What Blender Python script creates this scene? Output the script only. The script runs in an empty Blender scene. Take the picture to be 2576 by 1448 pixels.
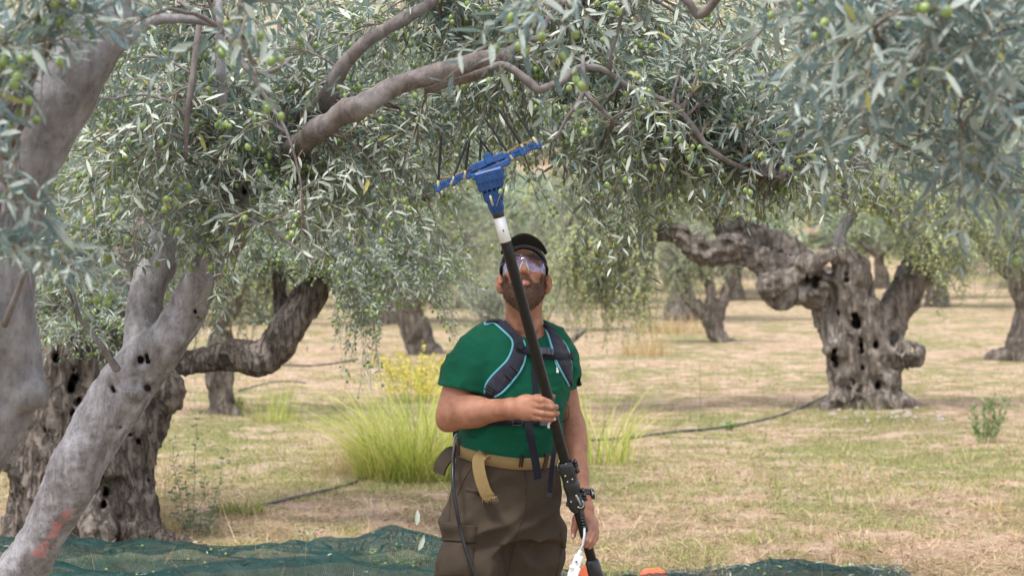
import bpy, bmesh, math, random
import numpy as np
from mathutils import Vector, Matrix
from mathutils.bvhtree import BVHTree

scene = bpy.context.scene
R = math.radians
F = 4300.0            # focal length in reference pixels (2576 wide)
CAMH = 1.7
# ------------------------------------------------------------------ camera
cam_d = bpy.data.cameras.new('camera')
cam = bpy.data.objects.new('camera', cam_d)
scene.collection.objects.link(cam)
cam.location = (0, 0, CAMH)
cam.rotation_euler = (R(90), 0, 0)
cam_d.sensor_width = 36
cam_d.lens = 36 * F / 2576
cam_d.shift_y = -74 / 2576
cam_d.clip_end = 3000
cam_d.dof.use_dof = True
cam_d.dof.focus_distance = 6.0
cam_d.dof.aperture_fstop = 4.4
scene.camera = cam
# ------------------------------------------------------------------ sky
SUN_EL, SUN_AZ = 64, 222          # azimuth: where the sun stands, clockwise from +Y
world = bpy.data.worlds.new('World')
scene.world = world
world.use_nodes = True
nt = world.node_tree
nt.nodes.clear()
wo = nt.nodes.new('ShaderNodeOutputWorld')
bg = nt.nodes.new('ShaderNodeBackground')
sky = nt.nodes.new('ShaderNodeTexSky')
sky.sky_type = 'NISHITA'
sky.sun_disc = False
sky.sun_elevation = R(SUN_EL)
sky.sun_rotation = R(SUN_AZ)
sky.dust_density = 2.0
tc = nt.nodes.new('ShaderNodeTexCoord')
cn = nt.nodes.new('ShaderNodeTexNoise')
cn.inputs['Scale'].default_value = 2.2
cn.inputs['Detail'].default_value = 7
cn.inputs['Roughness'].default_value = 0.6
cr = nt.nodes.new('ShaderNodeValToRGB')
cr.color_ramp.elements[0].position = 0.40
cr.color_ramp.elements[1].position = 0.62
mx = nt.nodes.new('ShaderNodeMix')
mx.data_type = 'RGBA'
mx.inputs[7].default_value = (10.5, 10.6, 11.0, 1)      # thin bright cloud
nt.links.new(tc.outputs['Generated'], cn.inputs['Vector'])
nt.links.new(cn.outputs['Fac'], cr.inputs['Fac'])
nt.links.new(cr.outputs['Color'], mx.inputs[0])
nt.links.new(sky.outputs['Color'], mx.inputs[6])
nt.links.new(mx.outputs[2], bg.inputs['Color'])
bg.inputs['Strength'].default_value = 0.080
nt.links.new(bg.outputs['Background'], wo.inputs['Surface'])
# ------------------------------------------------------------------ sun through thin cloud
sd = bpy.data.lights.new('sun', 'SUN')
sd.energy = 1.5
sd.angle = R(10)
sd.color = (1.0, 0.97, 0.93)
sun = bpy.data.objects.new('sun', sd)
scene.collection.objects.link(sun)
_sv = Vector((math.sin(R(SUN_AZ)) * math.cos(R(SUN_EL)), math.cos(R(SUN_AZ)) * math.cos(R(SUN_EL)), math.sin(R(SUN_EL))))
sun.rotation_euler = _sv.to_track_quat('Z', 'Y').to_euler()
sun.location = _sv * 40
# ------------------------------------------------------------------ exposure
scene.view_settings.view_transform = 'Standard'
scene.view_settings.look = 'None'
scene.view_settings.gamma = 1
scene.view_settings.use_curve_mapping = False
scene.view_settings.exposure = 1.5
scene.render.engine = 'CYCLES'
scene.cycles.max_bounces = 8
scene.cycles.transparent_max_bounces = 24
scene.cycles.diffuse_bounces = 4

# ================================================================== helpers
rng = np.random.default_rng(7)
V3 = lambda *a: np.array(a, float)


def W(u, v, d):
    return np.array([d * (u - 1288) / F, d, CAMH + d * (650 - v) / F])


def link(o, parent=None):
    scene.collection.objects.link(o)
    if parent is not None:
        o.parent = parent
    return o


def mesh_np(name, verts, polys, smooth=True):
    """polys: list of (n,k) integer arrays"""
    me = bpy.data.meshes.new(name)
    verts = np.asarray(verts, np.float32)
    me.vertices.add(len(verts))
    me.vertices.foreach_set('co', verts.ravel())
    loops, starts, s = [], [], 0
    for p in polys:
        p = np.asarray(p, np.int32)
        if len(p) == 0:
            continue
        n, k = p.shape
        loops.append(p.ravel())
        starts.append(s + np.arange(n, dtype=np.int32) * k)
        s += n * k
    loops = np.concatenate(loops)
    starts = np.concatenate(starts)
    me.loops.add(len(loops))
    me.loops.foreach_set('vertex_index', loops)
    me.polygons.add(len(starts))
    me.polygons.foreach_set('loop_start', starts)
    me.update(calc_edges=True)
    me.validate()
    me.polygons.foreach_set('use_smooth', np.full(len(me.polygons), smooth))
    return me


def obj(name, me, mat, parent=None, stuff=False, label=None):
    o = bpy.data.objects.new(name, me)
    if mat is not None and len(me.materials) == 0:
        me.materials.append(mat)
    link(o, parent)
    if stuff:
        o['kind'] = 'stuff'
    if label:
        o['label'] = label
    if parent is not None:
        b = np.zeros(3)
        p = parent
        while p is not None:
            b = b + np.array(p.location)
            p = p.parent
        o.location = tuple(-b)
    return o


def thing(name, label, cat, loc=(0, 0, 0), group=None):
    o = bpy.data.objects.new(name, None)
    o.empty_display_size = 0.1
    link(o)
    o.location = tuple(float(x) for x in loc)
    tag(o, label, cat, group)
    return o


def tag(o, label, cat, group=None, kind=None):
    o['label'] = label
    if cat:
        o['category'] = cat
    if group:
        o['group'] = group
    if kind:
        o['kind'] = kind
    return o


def hash3(i):
    i = i.astype(np.int64)
    h = (i[..., 0] * 374761393 + i[..., 1] * 668265263 + i[..., 2] * 2147483647 + 1013904223) & 0xFFFFFFFF
    h = ((h ^ (h >> 13)) * 1274126177) & 0xFFFFFFFF
    h = ((h ^ (h >> 15)) * 2246822519) & 0xFFFFFFFF
    return ((h ^ (h >> 16)) & 0xFFFFFF) / float(0xFFFFFF) * 2 - 1


def noise(p):
    f0 = np.floor(p)
    f = p - f0
    f = f * f * (3 - 2 * f)
    out = 0
    for dx in (0, 1):
        wx = f[..., 0] if dx else 1 - f[..., 0]
        for dy in (0, 1):
            wy = f[..., 1] if dy else 1 - f[..., 1]
            for dz in (0, 1):
                wz = f[..., 2] if dz else 1 - f[..., 2]
                out = out + wx * wy * wz * hash3(f0 + np.array([dx, dy, dz]))
    return out


def fbm(p, n=3):
    s, a = 0, 1.0
    for i in range(n):
        s = s + a * noise(p * (2.03 ** i) + 17.1 * i)
        a *= 0.5
    return s


# ------------------------------------------------------------------ distance-field modelling
class Field:
    def __init__(self, lo, hi, h):
        self.lo = np.array(lo, float)
        self.h = h
        self.n = np.ceil((np.array(hi) - self.lo) / h).astype(int) + 1
        self.a = np.full(self.n, 1.0, np.float32)

    def win(self, lo, hi):
        i0 = np.clip(np.floor((np.array(lo) - self.lo) / self.h).astype(int), 0, self.n)
        i1 = np.clip(np.ceil((np.array(hi) - self.lo) / self.h).astype(int) + 1, 0, self.n)
        if np.any(i1 <= i0):
            return None, None
        ax = [self.lo[k] + self.h * np.arange(i0[k], i1[k]) for k in range(3)]
        P = np.stack(np.meshgrid(*ax, indexing='ij'), -1)
        return tuple(slice(i0[k], i1[k]) for k in range(3)), P

    def merge(self, sl, d, k, sub):
        a = self.a[sl]
        if sub:
            d = -d
            if k > 0:
                h = np.clip(0.5 - 0.5 * (a - d) / k, 0, 1)
                self.a[sl] = a * (1 - h) + d * h + k * h * (1 - h)
            else:
                self.a[sl] = np.maximum(a, d)
        else:
            if k > 0:
                h = np.clip(0.5 + 0.5 * (a - d) / k, 0, 1)
                self.a[sl] = a * (1 - h) + d * h - k * h * (1 - h)
            else:
                self.a[sl] = np.minimum(a, d)

    def cone(self, a, b, ra, rb, k=0.02, sub=False):
        a, b = np.array(a, float), np.array(b, float)
        m = max(ra, rb) + 2.5 * k + 3 * self.h
        sl, P = self.win(np.minimum(a, b) - m, np.maximum(a, b) + m)
        if sl is None:
            return
        ab = b - a
        L2 = max(float(ab @ ab), 1e-9)
        t = np.clip(((P - a) @ ab) / L2, 0, 1)
        d = np.linalg.norm(P - a - t[..., None] * ab, axis=-1) - (ra + (rb - ra) * t)
        self.merge(sl, d, k, sub)

    def chain(self, pts, k=0.02, sub=False):
        for i in range(len(pts) - 1):
            self.cone(pts[i][0], pts[i + 1][0], pts[i][1], pts[i + 1][1], k, sub)

    def ell(self, c, r, k=0.02, M=None, sub=False):
        c, r = np.array(c, float), np.array(r, float)
        m = max(r) + 2.5 * k + 3 * self.h
        sl, P = self.win(c - m, c + m)
        if sl is None:
            return
        q = P - c
        if M is not None:
            q = q @ M          # columns of M are the ellipsoid's axes
        k0 = np.linalg.norm(q / r, axis=-1)
        k1 = np.linalg.norm(q / (r * r), axis=-1) + 1e-9
        d = k0 * (k0 - 1) / k1
        d = np.where(k0 < 1e-3, -min(r), d)
        self.merge(sl, d, k, sub)

    def fn(self, lo, hi, f, k=0.0, sub=False):
        sl, P = self.win(lo, hi)
        if sl is not None:
            self.merge(sl, f(P), k, sub)

    def displace(self, f, band=0.1):
        idx = np.nonzero(np.abs(self.a) < band)
        P = self.lo + self.h * np.stack(idx, -1)
        self.a[idx] += f(P).astype(np.float32)

    def mesh(self, name):
        a = self.a
        s = a < 0
        nx, ny, nz = a.shape
        c = s[:-1, :-1, :-1].astype(np.int8)
        tot = np.zeros((nx - 1, ny - 1, nz - 1), np.int8)
        for dx in (0, 1):
            for dy in (0, 1):
                for dz in (0, 1):
                    tot += s[dx:nx - 1 + dx, dy:ny - 1 + dy, dz:nz - 1 + dz]
        cells = np.argwhere((tot > 0) & (tot < 8))
        idm = np.full((nx - 1, ny - 1, nz - 1), -1, np.int32)
        idm[tuple(cells.T)] = np.arange(len(cells))
        cor = [(i, j, k) for i in (0, 1) for j in (0, 1) for k in (0, 1)]
        vals = {q: a[cells[:, 0] + q[0], cells[:, 1] + q[1], cells[:, 2] + q[2]] for q in cor}
        acc = np.zeros((len(cells), 3))
        cnt = np.zeros(len(cells))
        for q in cor:
            for ax in range(3):
                if q[ax] == 0:
                    q2 = list(q)
                    q2[ax] = 1
                    v0, v1 = vals[q], vals[tuple(q2)]
                    m = (v0 < 0) != (v1 < 0)
                    t = v0[m] / (v0[m] - v1[m])
                    p = np.tile(np.array(q, float), (m.sum(), 1))
                    p[:, ax] = t
                    acc[m] += p
                    cnt[m] += 1
        verts = self.lo + self.h * (cells + acc / cnt[:, None])
        quads = []
        for ax in range(3):
            b, c2 = (ax + 1) % 3, (ax + 2) % 3
            sa = [slice(None)] * 3
            sb = [slice(None)] * 3
            sa[ax] = slice(0, -1)
            sb[ax] = slice(1, None)
            A, B = s[tuple(sa)], s[tuple(sb)]
            e = np.argwhere(A != B)
            ok = (e[:, b] > 0) & (e[:, c2] > 0) & (e[:, b] < a.shape[b] - 1) & (e[:, c2] < a.shape[c2] - 1)
            e = e[ok]
            inside = A[tuple(e.T)]

            def cid(db, dc):
                q = e.copy()
                q[:, b] -= db
                q[:, c2] -= dc
                return idm[tuple(q.T)]
            Q = np.stack([cid(1, 1), cid(0, 1), cid(0, 0), cid(1, 0)], -1)
            Q[~inside] = Q[~inside][:, ::-1]
            quads.append(Q)
        return mesh_np(name, verts, [np.concatenate(quads)])


def frames(pts):
    pts = np.asarray(pts, float)
    t = np.gradient(pts, axis=0)
    t /= np.linalg.norm(t, axis=1)[:, None] + 1e-9
    ref = np.array([0, 0, 1.0]) if abs(t[0][2]) < 0.8 else np.array([1.0, 0, 0])
    n = []
    x = np.cross(ref, t[0])
    x /= np.linalg.norm(x)
    for i in range(len(pts)):
        x = x - t[i] * (x @ t[i])
        x /= np.linalg.norm(x) + 1e-9
        n.append(x.copy())
    n = np.array(n)
    return t, n, np.cross(t, n)


def smooth_path(pts, rad, per=6):
    """Catmull-Rom resampling of a polyline with radii"""
    pts = np.asarray(pts, float)
    rad = np.asarray(rad, float)
    P = np.vstack([2 * pts[0] - pts[1], pts, 2 * pts[-1] - pts[-2]])
    Rr = np.concatenate([[rad[0]], rad, [rad[-1]]])
    o, r = [], []
    for i in range(1, len(P) - 2):
        for j in range(per):
            t = j / per
            a, b, c, d = P[i - 1], P[i], P[i + 1], P[i + 2]
            o.append(0.5 * (2 * b + (c - a) * t + (2 * a - 5 * b + 4 * c - d) * t * t + (3 * b - a - 3 * c + d) * t ** 3))
            r.append(Rr[i] * (1 - t) + Rr[i + 1] * t)
    o.append(pts[-1])
    r.append(rad[-1])
    return np.array(o), np.array(r)


def tube_geo(pts, rad, seg=8, wob=0.0, ph=0.0):
    pts = np.asarray(pts, float)
    rad = np.broadcast_to(np.asarray(rad, float), (len(pts),))
    t, n, b = frames(pts)
    a = np.arange(seg) / seg * 2 * np.pi
    ring = (np.cos(a)[None, :, None] * n[:, None] + np.sin(a)[None, :, None] * b[:, None])
    rr = rad[:, None] * np.ones((1, seg))
    if wob:
        q = pts[:, None] + ring * rad[:, None, None]
        rr = rr * (1 + wob * noise(q * (0.55 / max(rad.mean(), 0.004)) + ph) + wob * 0.5 * noise(q * (1.7 / max(rad.mean(), .004)) + ph + 9))
    v = pts[:, None] + ring * rr[..., None]
    K = len(pts)
    v = v.reshape(-1, 3)
    i = np.arange(K - 1)[:, None] * seg
    j = np.arange(seg)[None]
    j2 = (j + 1) % seg
    q = np.stack([i + j, i + j2, i + seg + j2, i + seg + j], -1).reshape(-1, 4)
    c0, c1 = len(v), len(v) + 1
    v = np.vstack([v, pts[0] - t[0] * rad[0] * .3, pts[-1] + t[-1] * rad[-1] * .3])
    jj = np.arange(seg)
    t0 = np.stack([np.full(seg, c0), (jj + 1) % seg, jj], -1)
    e = (K - 1) * seg
    t1 = np.stack([np.full(seg, c1), e + jj, e + (jj + 1) % seg], -1)
    return v, q, np.vstack([t0, t1])


def join_geo(gs):
    vs, qs, ts, o = [], [], [], 0
    for v, q, t in gs:
        vs.append(v)
        if len(q):
            qs.append(np.asarray(q) + o)
        if len(t):
            ts.append(np.asarray(t) + o)
        o += len(v)
    return np.vstack(vs), [x for x in (np.vstack(qs) if qs else None, np.vstack(ts) if ts else None) if x is not None]


def tube(name, pts, rad, mat, parent=None, seg=8, per=6, wob=0.0, smooth=True, **kw):
    pts = np.asarray(pts, float)
    rad = np.broadcast_to(np.asarray(rad, float), (len(pts),))
    if per > 1 and len(pts) > 2:
        pts, rad = smooth_path(pts, rad, per)
    v, p = join_geo([tube_geo(pts, rad, seg, wob, ph=float(pts[0][0]) * 7)])
    return obj(name, mesh_np(name, v, p, smooth), mat, parent, **kw)


def box_geo(c, ex, ey, ez, hx, hy, hz, bev=0.15):
    """bevelled box: centre, axes, half sizes; bev = bevel as share of the smallest half size"""
    b = min(hx, hy, hz) * bev
    vs, pl = [], []
    # 24 vertices: each corner split in three
    idx = {}
    for sx in (-1, 1):
        for sy in (-1, 1):
            for sz in (-1, 1):
                for f in range(3):
                    h = [hx - b, hy - b, hz - b]
                    h[f] += b
                    idx[(sx, sy, sz, f)] = len(vs)
                    vs.append(np.array(c) + np.array(ex) * sx * h[0] + np.array(ey) * sy * h[1] + np.array(ez) * sz * h[2])
    q, t = [], []
    for f in range(3):
        g, h = (f + 1) % 3, (f + 2) % 3
        for s in (-1, 1):
            L = []
            for (a, e) in ((-1, -1), (1, -1), (1, 1), (-1, 1)):
                k = [0, 0, 0]
                k[f], k[g], k[h] = s, a, e
                L.append(idx[(k[0], k[1], k[2], f)])
            q.append(L if s > 0 else L[::-1])
    for f in range(3):          # edges along axis f
        g, h = (f + 1) % 3, (f + 2) % 3
        for a in (-1, 1):
            for e in (-1, 1):
                k0 = [0, 0, 0]
                k1 = [0, 0, 0]
                k0[f], k0[g], k0[h] = -1, a, e
                k1[f], k1[g], k1[h] = 1, a, e
                L = [idx[(*k0, g)], idx[(*k1, g)], idx[(*k1, h)], idx[(*k0, h)]]
                q.append(L if a * e < 0 else L[::-1])
    for sx in (-1, 1):
        for sy in (-1, 1):
            for sz in (-1, 1):
                L = [idx[(sx, sy, sz, 0)], idx[(sx, sy, sz, 1)], idx[(sx, sy, sz, 2)]]
                t.append(L if sx * sy * sz > 0 else L[::-1])
    return np.array(vs), np.array(q), np.array(t)


def geo_obj(name, gs, mat, parent=None, smooth=False, **kw):
    v, p = join_geo(gs)
    return obj(name, mesh_np(name, v, p, smooth), mat, parent, **kw)


# ================================================================== materials
def M(name):
    m = bpy.data.materials.new(name)
    m.use_nodes = True
    return m, m.node_tree, m.node_tree.nodes['Principled BSDF']


def N(nt, t, **kw):
    n = nt.nodes.new(t)
    for k, v in kw.items():
        setattr(n, k, v)
    return n


def tex_noise(nt, vec, scale, detail=4, rough=0.55):
    n = N(nt, 'ShaderNodeTexNoise')
    n.inputs['Scale'].default_value = scale
    n.inputs['Detail'].default_value = detail
    n.inputs['Roughness'].default_value = rough
    nt.links.new(vec, n.inputs['Vector'])
    return n.outputs['Fac']


def ramp(nt, fac, stops):
    r = N(nt, 'ShaderNodeValToRGB')
    el = r.color_ramp.elements
    while len(el) < len(stops):
        el.new(0.5)
    for e, (p, c) in zip(el, stops):
        e.position = p
        e.color = (*c, 1) if len(c) == 3 else c
    nt.links.new(fac, r.inputs['Fac'])
    return r.outputs['Color']


def mixc(nt, fac, a, b, mode='MIX'):
    m = N(nt, 'ShaderNodeMix', data_type='RGBA', blend_type=mode)
    for inp, x in ((0, fac), (6, a), (7, b)):
        if isinstance(x, (int, float)):
            m.inputs[inp].default_value = x
        elif isinstance(x, tuple):
            m.inputs[inp].default_value = (*x, 1)
        else:
            nt.links.new(x, m.inputs[inp])
    return m.outputs[2]


def math_n(nt, op, a, b=0.0):
    m = N(nt, 'ShaderNodeMath', operation=op)
    for i, x in enumerate((a, b)):
        if isinstance(x, (int, float)):
            m.inputs[i].default_value = x
        else:
            nt.links.new(x, m.inputs[i])
    return m.outputs[0]


def bump(nt, bs, h, dist, strength=0.6):
    b = N(nt, 'ShaderNodeBump')
    b.inputs['Distance'].default_value = dist
    b.inputs['Strength'].default_value = strength
    nt.links.new(h, b.inputs['Height'])
    nt.links.new(b.outputs['Normal'], bs.inputs['Normal'])


def geopos(nt):
    return N(nt, 'ShaderNodeNewGeometry').outputs['Position']


def plain(name, col, rough=0.5, nscale=30, amt=0.25, bmp=0.0, metal=0.0, spec=0.5, dirt=None):
    m, nt, bs = M(name)
    p = geopos(nt)
    f = tex_noise(nt, p, nscale, 5, 0.6)
    lo = tuple(c * (1 - amt) for c in col)
    hi = tuple(min(1, c * (1 + amt)) for c in col)
    c = ramp(nt, f, [(0.3, lo), (0.7, hi)])
    if dirt:
        f2 = tex_noise(nt, p, nscale * 0.35, 6, 0.7)
        c = mixc(nt, math_n(nt, 'MULTIPLY', ramp(nt, f2, [(0.5, (0, 0, 0)), (0.75, (1, 1, 1))]), 0.7), c, dirt)
    nt.links.new(c, bs.inputs['Base Color'])
    bs.inputs['Roughness'].default_value = rough
    bs.inputs['Metallic'].default_value = metal
    bs.inputs['Specular IOR Level'].default_value = spec
    if bmp:
        bump(nt, bs, tex_noise(nt, p, nscale * 5, 3, 0.6), bmp)
    return m


def leaf_mat(name, top, back, dust=(0.30, 0.38, 0.44), yellow=0.06, transl=0.3, spec=0.5, dustamt=.5):
    """top and under side differ as on a real olive leaf; light shines through a little"""
    m, nt, bs = M(name)
    g = N(nt, 'ShaderNodeNewGeometry')
    oi = N(nt, 'ShaderNodeObjectInfo')
    rnd = math_n(nt, 'FRACT', math_n(nt, 'ADD', g.outputs['Random Per Island'], math_n(nt, 'MULTIPLY', oi.outputs['Random'], 7.31)))
    rnd2 = math_n(nt, 'FRACT', math_n(nt, 'MULTIPLY', rnd, 37.7))
    tops = ramp(nt, rnd, [(0.0, tuple(c * 0.7 for c in top)), (0.6, top), (1.0, tuple(c * 1.5 for c in top))])
    # dusty bloom on the upper side
    df = tex_noise(nt, g.outputs['Position'], 260, 2, 0.7)
    tops = mixc(nt, math_n(nt, 'MULTIPLY', ramp(nt, df, [(0.42, (0, 0, 0)), (0.7, (1, 1, 1))]), dustamt), tops, dust)
    backs = ramp(nt, rnd2, [(0.0, tuple(c * 0.72 for c in back)), (0.5, back), (1.0, tuple(c * 1.35 for c in back))])
    c = mixc(nt, g.outputs['Backfacing'], tops, backs)
    c = mixc(nt, math_n(nt, 'GREATER_THAN', rnd2, 1 - yellow), c, (0.42, 0.40, 0.10))
    nt.links.new(c, bs.inputs['Base Color'])
    nt.links.new(ramp(nt, g.outputs['Backfacing'], [(0, (0.38,) * 3), (1, (0.6,) * 3)]), bs.inputs['Roughness'])
    bs.inputs['Specular IOR Level'].default_value = spec
    tr = N(nt, 'ShaderNodeBsdfTranslucent')
    nt.links.new(mixc(nt, 0.5, c, (0.29, 0.36, 0.23)), tr.inputs['Color'])
    ms = N(nt, 'ShaderNodeMixShader')
    ms.inputs[0].default_value = transl
    nt.links.new(bs.outputs[0], ms.inputs[1])
    nt.links.new(tr.outputs[0], ms.inputs[2])
    nt.links.new(ms.outputs[0], nt.nodes['Material Output'].inputs['Surface'])
    return m


def bark_mat(name, lo, hi, lichen=(0.42, 0.42, 0.40), scale=1.0, bmp=0.012, crack=True, paint=None):
    m, nt, bs = M(name)
    p = geopos(nt)
    mp = N(nt, 'ShaderNodeMapping')
    mp.inputs['Scale'].default_value = (1, 1, 0.35)
    nt.links.new(p, mp.inputs['Vector'])
    q = mp.outputs['Vector']
    f = tex_noise(nt, q, 16 * scale, 8, 0.68)
    c = ramp(nt, f, [(0.28, lo), (0.5, tuple((a + b) / 2 for a, b in zip(lo, hi))), (0.72, hi)])
    f2 = tex_noise(nt, p, 5 * scale, 6, 0.65)
    c = mixc(nt, math_n(nt, 'MULTIPLY', ramp(nt, f2, [(0.5, (0, 0, 0)), (0.66, (1, 1, 1))]), 0.55), c, lichen)
    f3 = tex_noise(nt, p, 42 * scale, 4, 0.7)
    c = mixc(nt, math_n(nt, 'MULTIPLY', ramp(nt, f3, [(0.55, (0, 0, 0)), (0.68, (1, 1, 1))]), 0.4), c, tuple(a * 0.45 for a in lo))
    h = f
    if crack:
        mp2 = N(nt, 'ShaderNodeMapping')
        mp2.inputs['Scale'].default_value = (1, 1, 0.2)
        mp2.inputs['Rotation'].default_value = (0.25, 0.12, 0)
        nt.links.new(p, mp2.inputs['Vector'])
        rdg = math_n(nt, 'ABSOLUTE', math_n(nt, 'SUBTRACT', tex_noise(nt, mp2.outputs['Vector'], 15 * scale, 5, 0.6), 0.5))
        e = ramp(nt, rdg, [(0.0, (0, 0, 0)), (0.07, (1, 1, 1))])
        h = math_n(nt, 'ADD', math_n(nt, 'MULTIPLY', e, 0.6), f)
        c = mixc(nt, math_n(nt, 'MULTIPLY', math_n(nt, 'SUBTRACT', 1.0, e), 0.5), c, tuple(a * 0.4 for a in lo))
    if paint:
        for (cen, rad) in paint:
            vm = N(nt, 'ShaderNodeVectorMath', operation='DISTANCE')
            nt.links.new(p, vm.inputs[0])
            vm.inputs[1].default_value = tuple(cen)
            dd = math_n(nt, 'DIVIDE', vm.outputs['Value'], rad)
            mask = math_n(nt, 'SUBTRACT', math_n(nt, 'ADD', 1.0, math_n(nt, 'MULTIPLY', math_n(nt, 'SUBTRACT', f, 0.5), 3.0)), dd)
            c = mixc(nt, math_n(nt, 'MULTIPLY', ramp(nt, mask, [(0.1, (0, 0, 0)), (0.45, (1, 1, 1))]), 0.6), c, (0.55, 0.20, 0.19))
    nt.links.new(c, bs.inputs['Base Color'])
    bs.inputs['Roughness'].default_value = 0.85
    bs.inputs['Specular IOR Level'].default_value = 0.25
    bump(nt, bs, h, bmp, 0.9)
    return m


MAT = {}
MAT['leaf_near'] = leaf_mat('olive_leaf_near', (0.085, 0.140, 0.145), (0.34, 0.38, 0.34), dust=(0.33, 0.44, 0.54), yellow=0.015, dustamt=.6)
MAT['leaf_main'] = leaf_mat('olive_leaf', (0.115, 0.165, 0.135), (0.46, 0.50, 0.42), yellow=0.02, dust=(0.28, 0.38, 0.46))
MAT['leaf_mid'] = leaf_mat('olive_leaf_mid', (0.125, 0.18, 0.15), (0.44, 0.50, 0.43), yellow=0.04, dust=(0.33, 0.43, 0.47), transl=.38)
MAT['leaf_far'] = leaf_mat('olive_leaf_far', (0.155, 0.205, 0.12), (0.42, 0.48, 0.33), yellow=0.07, transl=.35)
MAT['leaf_silver'] = leaf_mat('silver_leaf', (0.17, 0.23, 0.15), (0.40, 0.45, 0.36), yellow=0.03)
MAT['twig'] = plain('olive_twig', (0.22, 0.18, 0.12), 0.8, 60, 0.35)
MAT['olive'] = plain('green_olive', (0.19, 0.26, 0.075), 0.33, 120, 0.3, spec=0.5)
MAT['olive_y'] = plain('yellow_green_olive', (0.40, 0.43, 0.15), 0.4, 60, 0.3)
_pt = [(W(287, 1253, 6.1), .05), (W(268, 1290, 6.1), .05), (W(257, 1325, 6.1), .065), (W(240, 1350, 6.1), .06), (W(300, 1240, 6.1), .03), (W(253, 1358, 6.1), .03)]
_pt = [((c[0] - .225, c[1], c[2]), r) for c, r in _pt]
MAT['bark_smooth'] = bark_mat('smooth_grey_bark', (0.085, 0.078, 0.078), (0.28, 0.265, 0.27), (0.36, 0.36, 0.375), 1.4, 0.014, False)
MAT['bark_old'] = bark_mat('furrowed_old_bark', (0.045, 0.034, 0.026), (0.30, 0.245, 0.205), (0.34, 0.30, 0.27), 1.0, 0.04)
MAT['bark_old_far'] = bark_mat('gnarled_grey_bark', (0.085, 0.066, 0.054), (0.32, 0.27, 0.225), (0.33, 0.30, 0.27), 0.6, 0.04)
MAT['bark_limb'] = bark_mat('grey_brown_limb_bark', (0.060, 0.048, 0.043), (0.235, 0.20, 0.185), (0.31, 0.295, 0.29), 1.5, 0.012, False)
MAT['bark_branch'] = bark_mat('branch_bark', (0.085, 0.07, 0.065), (0.22, 0.19, 0.18), (0.26, 0.25, 0.25), 1.6, 0.006, False)
# ================================================================== terrain
def ground_z(x, y):
    x, y = np.asarray(x, float), np.asarray(y, float)
    t = np.clip((y - 62) / 50, 0, None)
    rise = np.where(t < 1, 0.5 * t * t * 50 * 0.24, 0.24 * 50 * 0.5 + 0.24 * (y - 112))
    p = np.stack([x, y, x * 0], -1)
    near = 0.018 * noise(p * 0.9) + 0.012 * noise(p * 3.1 + 5)
    far = np.clip((y - 50) / 60, 0, 1) * 0.8 * noise(p * 0.05 + 3)
    return rise + near + far


def make_ground():
    ys = np.concatenate([np.linspace(-25, 6, 24), np.linspace(6.3, 30, 170), np.linspace(30.5, 110, 120), np.linspace(113, 420, 70)])
    xs = np.concatenate([np.linspace(-220, -22, 40), np.linspace(-21, 21, 260), np.linspace(22, 220, 40)])
    X, Y = np.meshgrid(xs, ys)
    Z = ground_z(X, Y)
    v = np.stack([X, Y, Z], -1).reshape(-1, 3)
    ny, nx = X.shape
    i = np.arange(ny - 1)[:, None] * nx + np.arange(nx - 1)[None]
    q = np.stack([i, i + 1, i + nx + 1, i + nx], -1).reshape(-1, 4)
    m, nt, bs = M('dry_orchard_ground')
    p = geopos(nt)
    big = tex_noise(nt, p, 0.42, 5, 0.62)
    mid = tex_noise(nt, p, 2.6, 6, 0.65)
    fine = tex_noise(nt, p, 26, 6, 0.7)
    vf = tex_noise(nt, p, 120, 4, 0.7)
    straw = ramp(nt, fine, [(0.38, (0.10, 0.062, 0.035)), (0.5, (0.38, 0.255, 0.155)), (0.60, (0.64, 0.475, 0.33))])
    soil = ramp(nt, vf, [(0.3, (0.36, 0.245, 0.17)), (0.7, (0.64, 0.49, 0.38))])
    green = ramp(nt, fine, [(0.35, (0.07, 0.085, 0.025)), (0.65, (0.27, 0.29, 0.10))])
    c = mixc(nt, ramp(nt, mid, [(0.47, (0, 0, 0)), (0.56, (1, 1, 1))]), straw, soil)
    gm = math_n(nt, 'ADD', math_n(nt, 'MULTIPLY', big, 0.55), math_n(nt, 'MULTIPLY', mid, 0.45))
    c = mixc(nt, math_n(nt, 'MULTIPLY', ramp(nt, gm, [(0.465, (1, 1, 1)), (0.52, (0, 0, 0))]), 0.7), c, green)
    nt.links.new(c, bs.inputs['Base Color'])
    bs.inputs['Roughness'].default_value = 0.95
    bs.inputs['Specular IOR Level'].default_value = 0.15
    bump(nt, bs, math_n(nt, 'ADD', fine, math_n(nt, 'MULTIPLY', vf, 0.5)), 0.03, 0.9)
    o = obj('ground', mesh_np('ground', v, [q]), m)
    tag(o, 'dry straw coloured orchard floor rising to a hillside', None, kind='structure')


make_ground()


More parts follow.
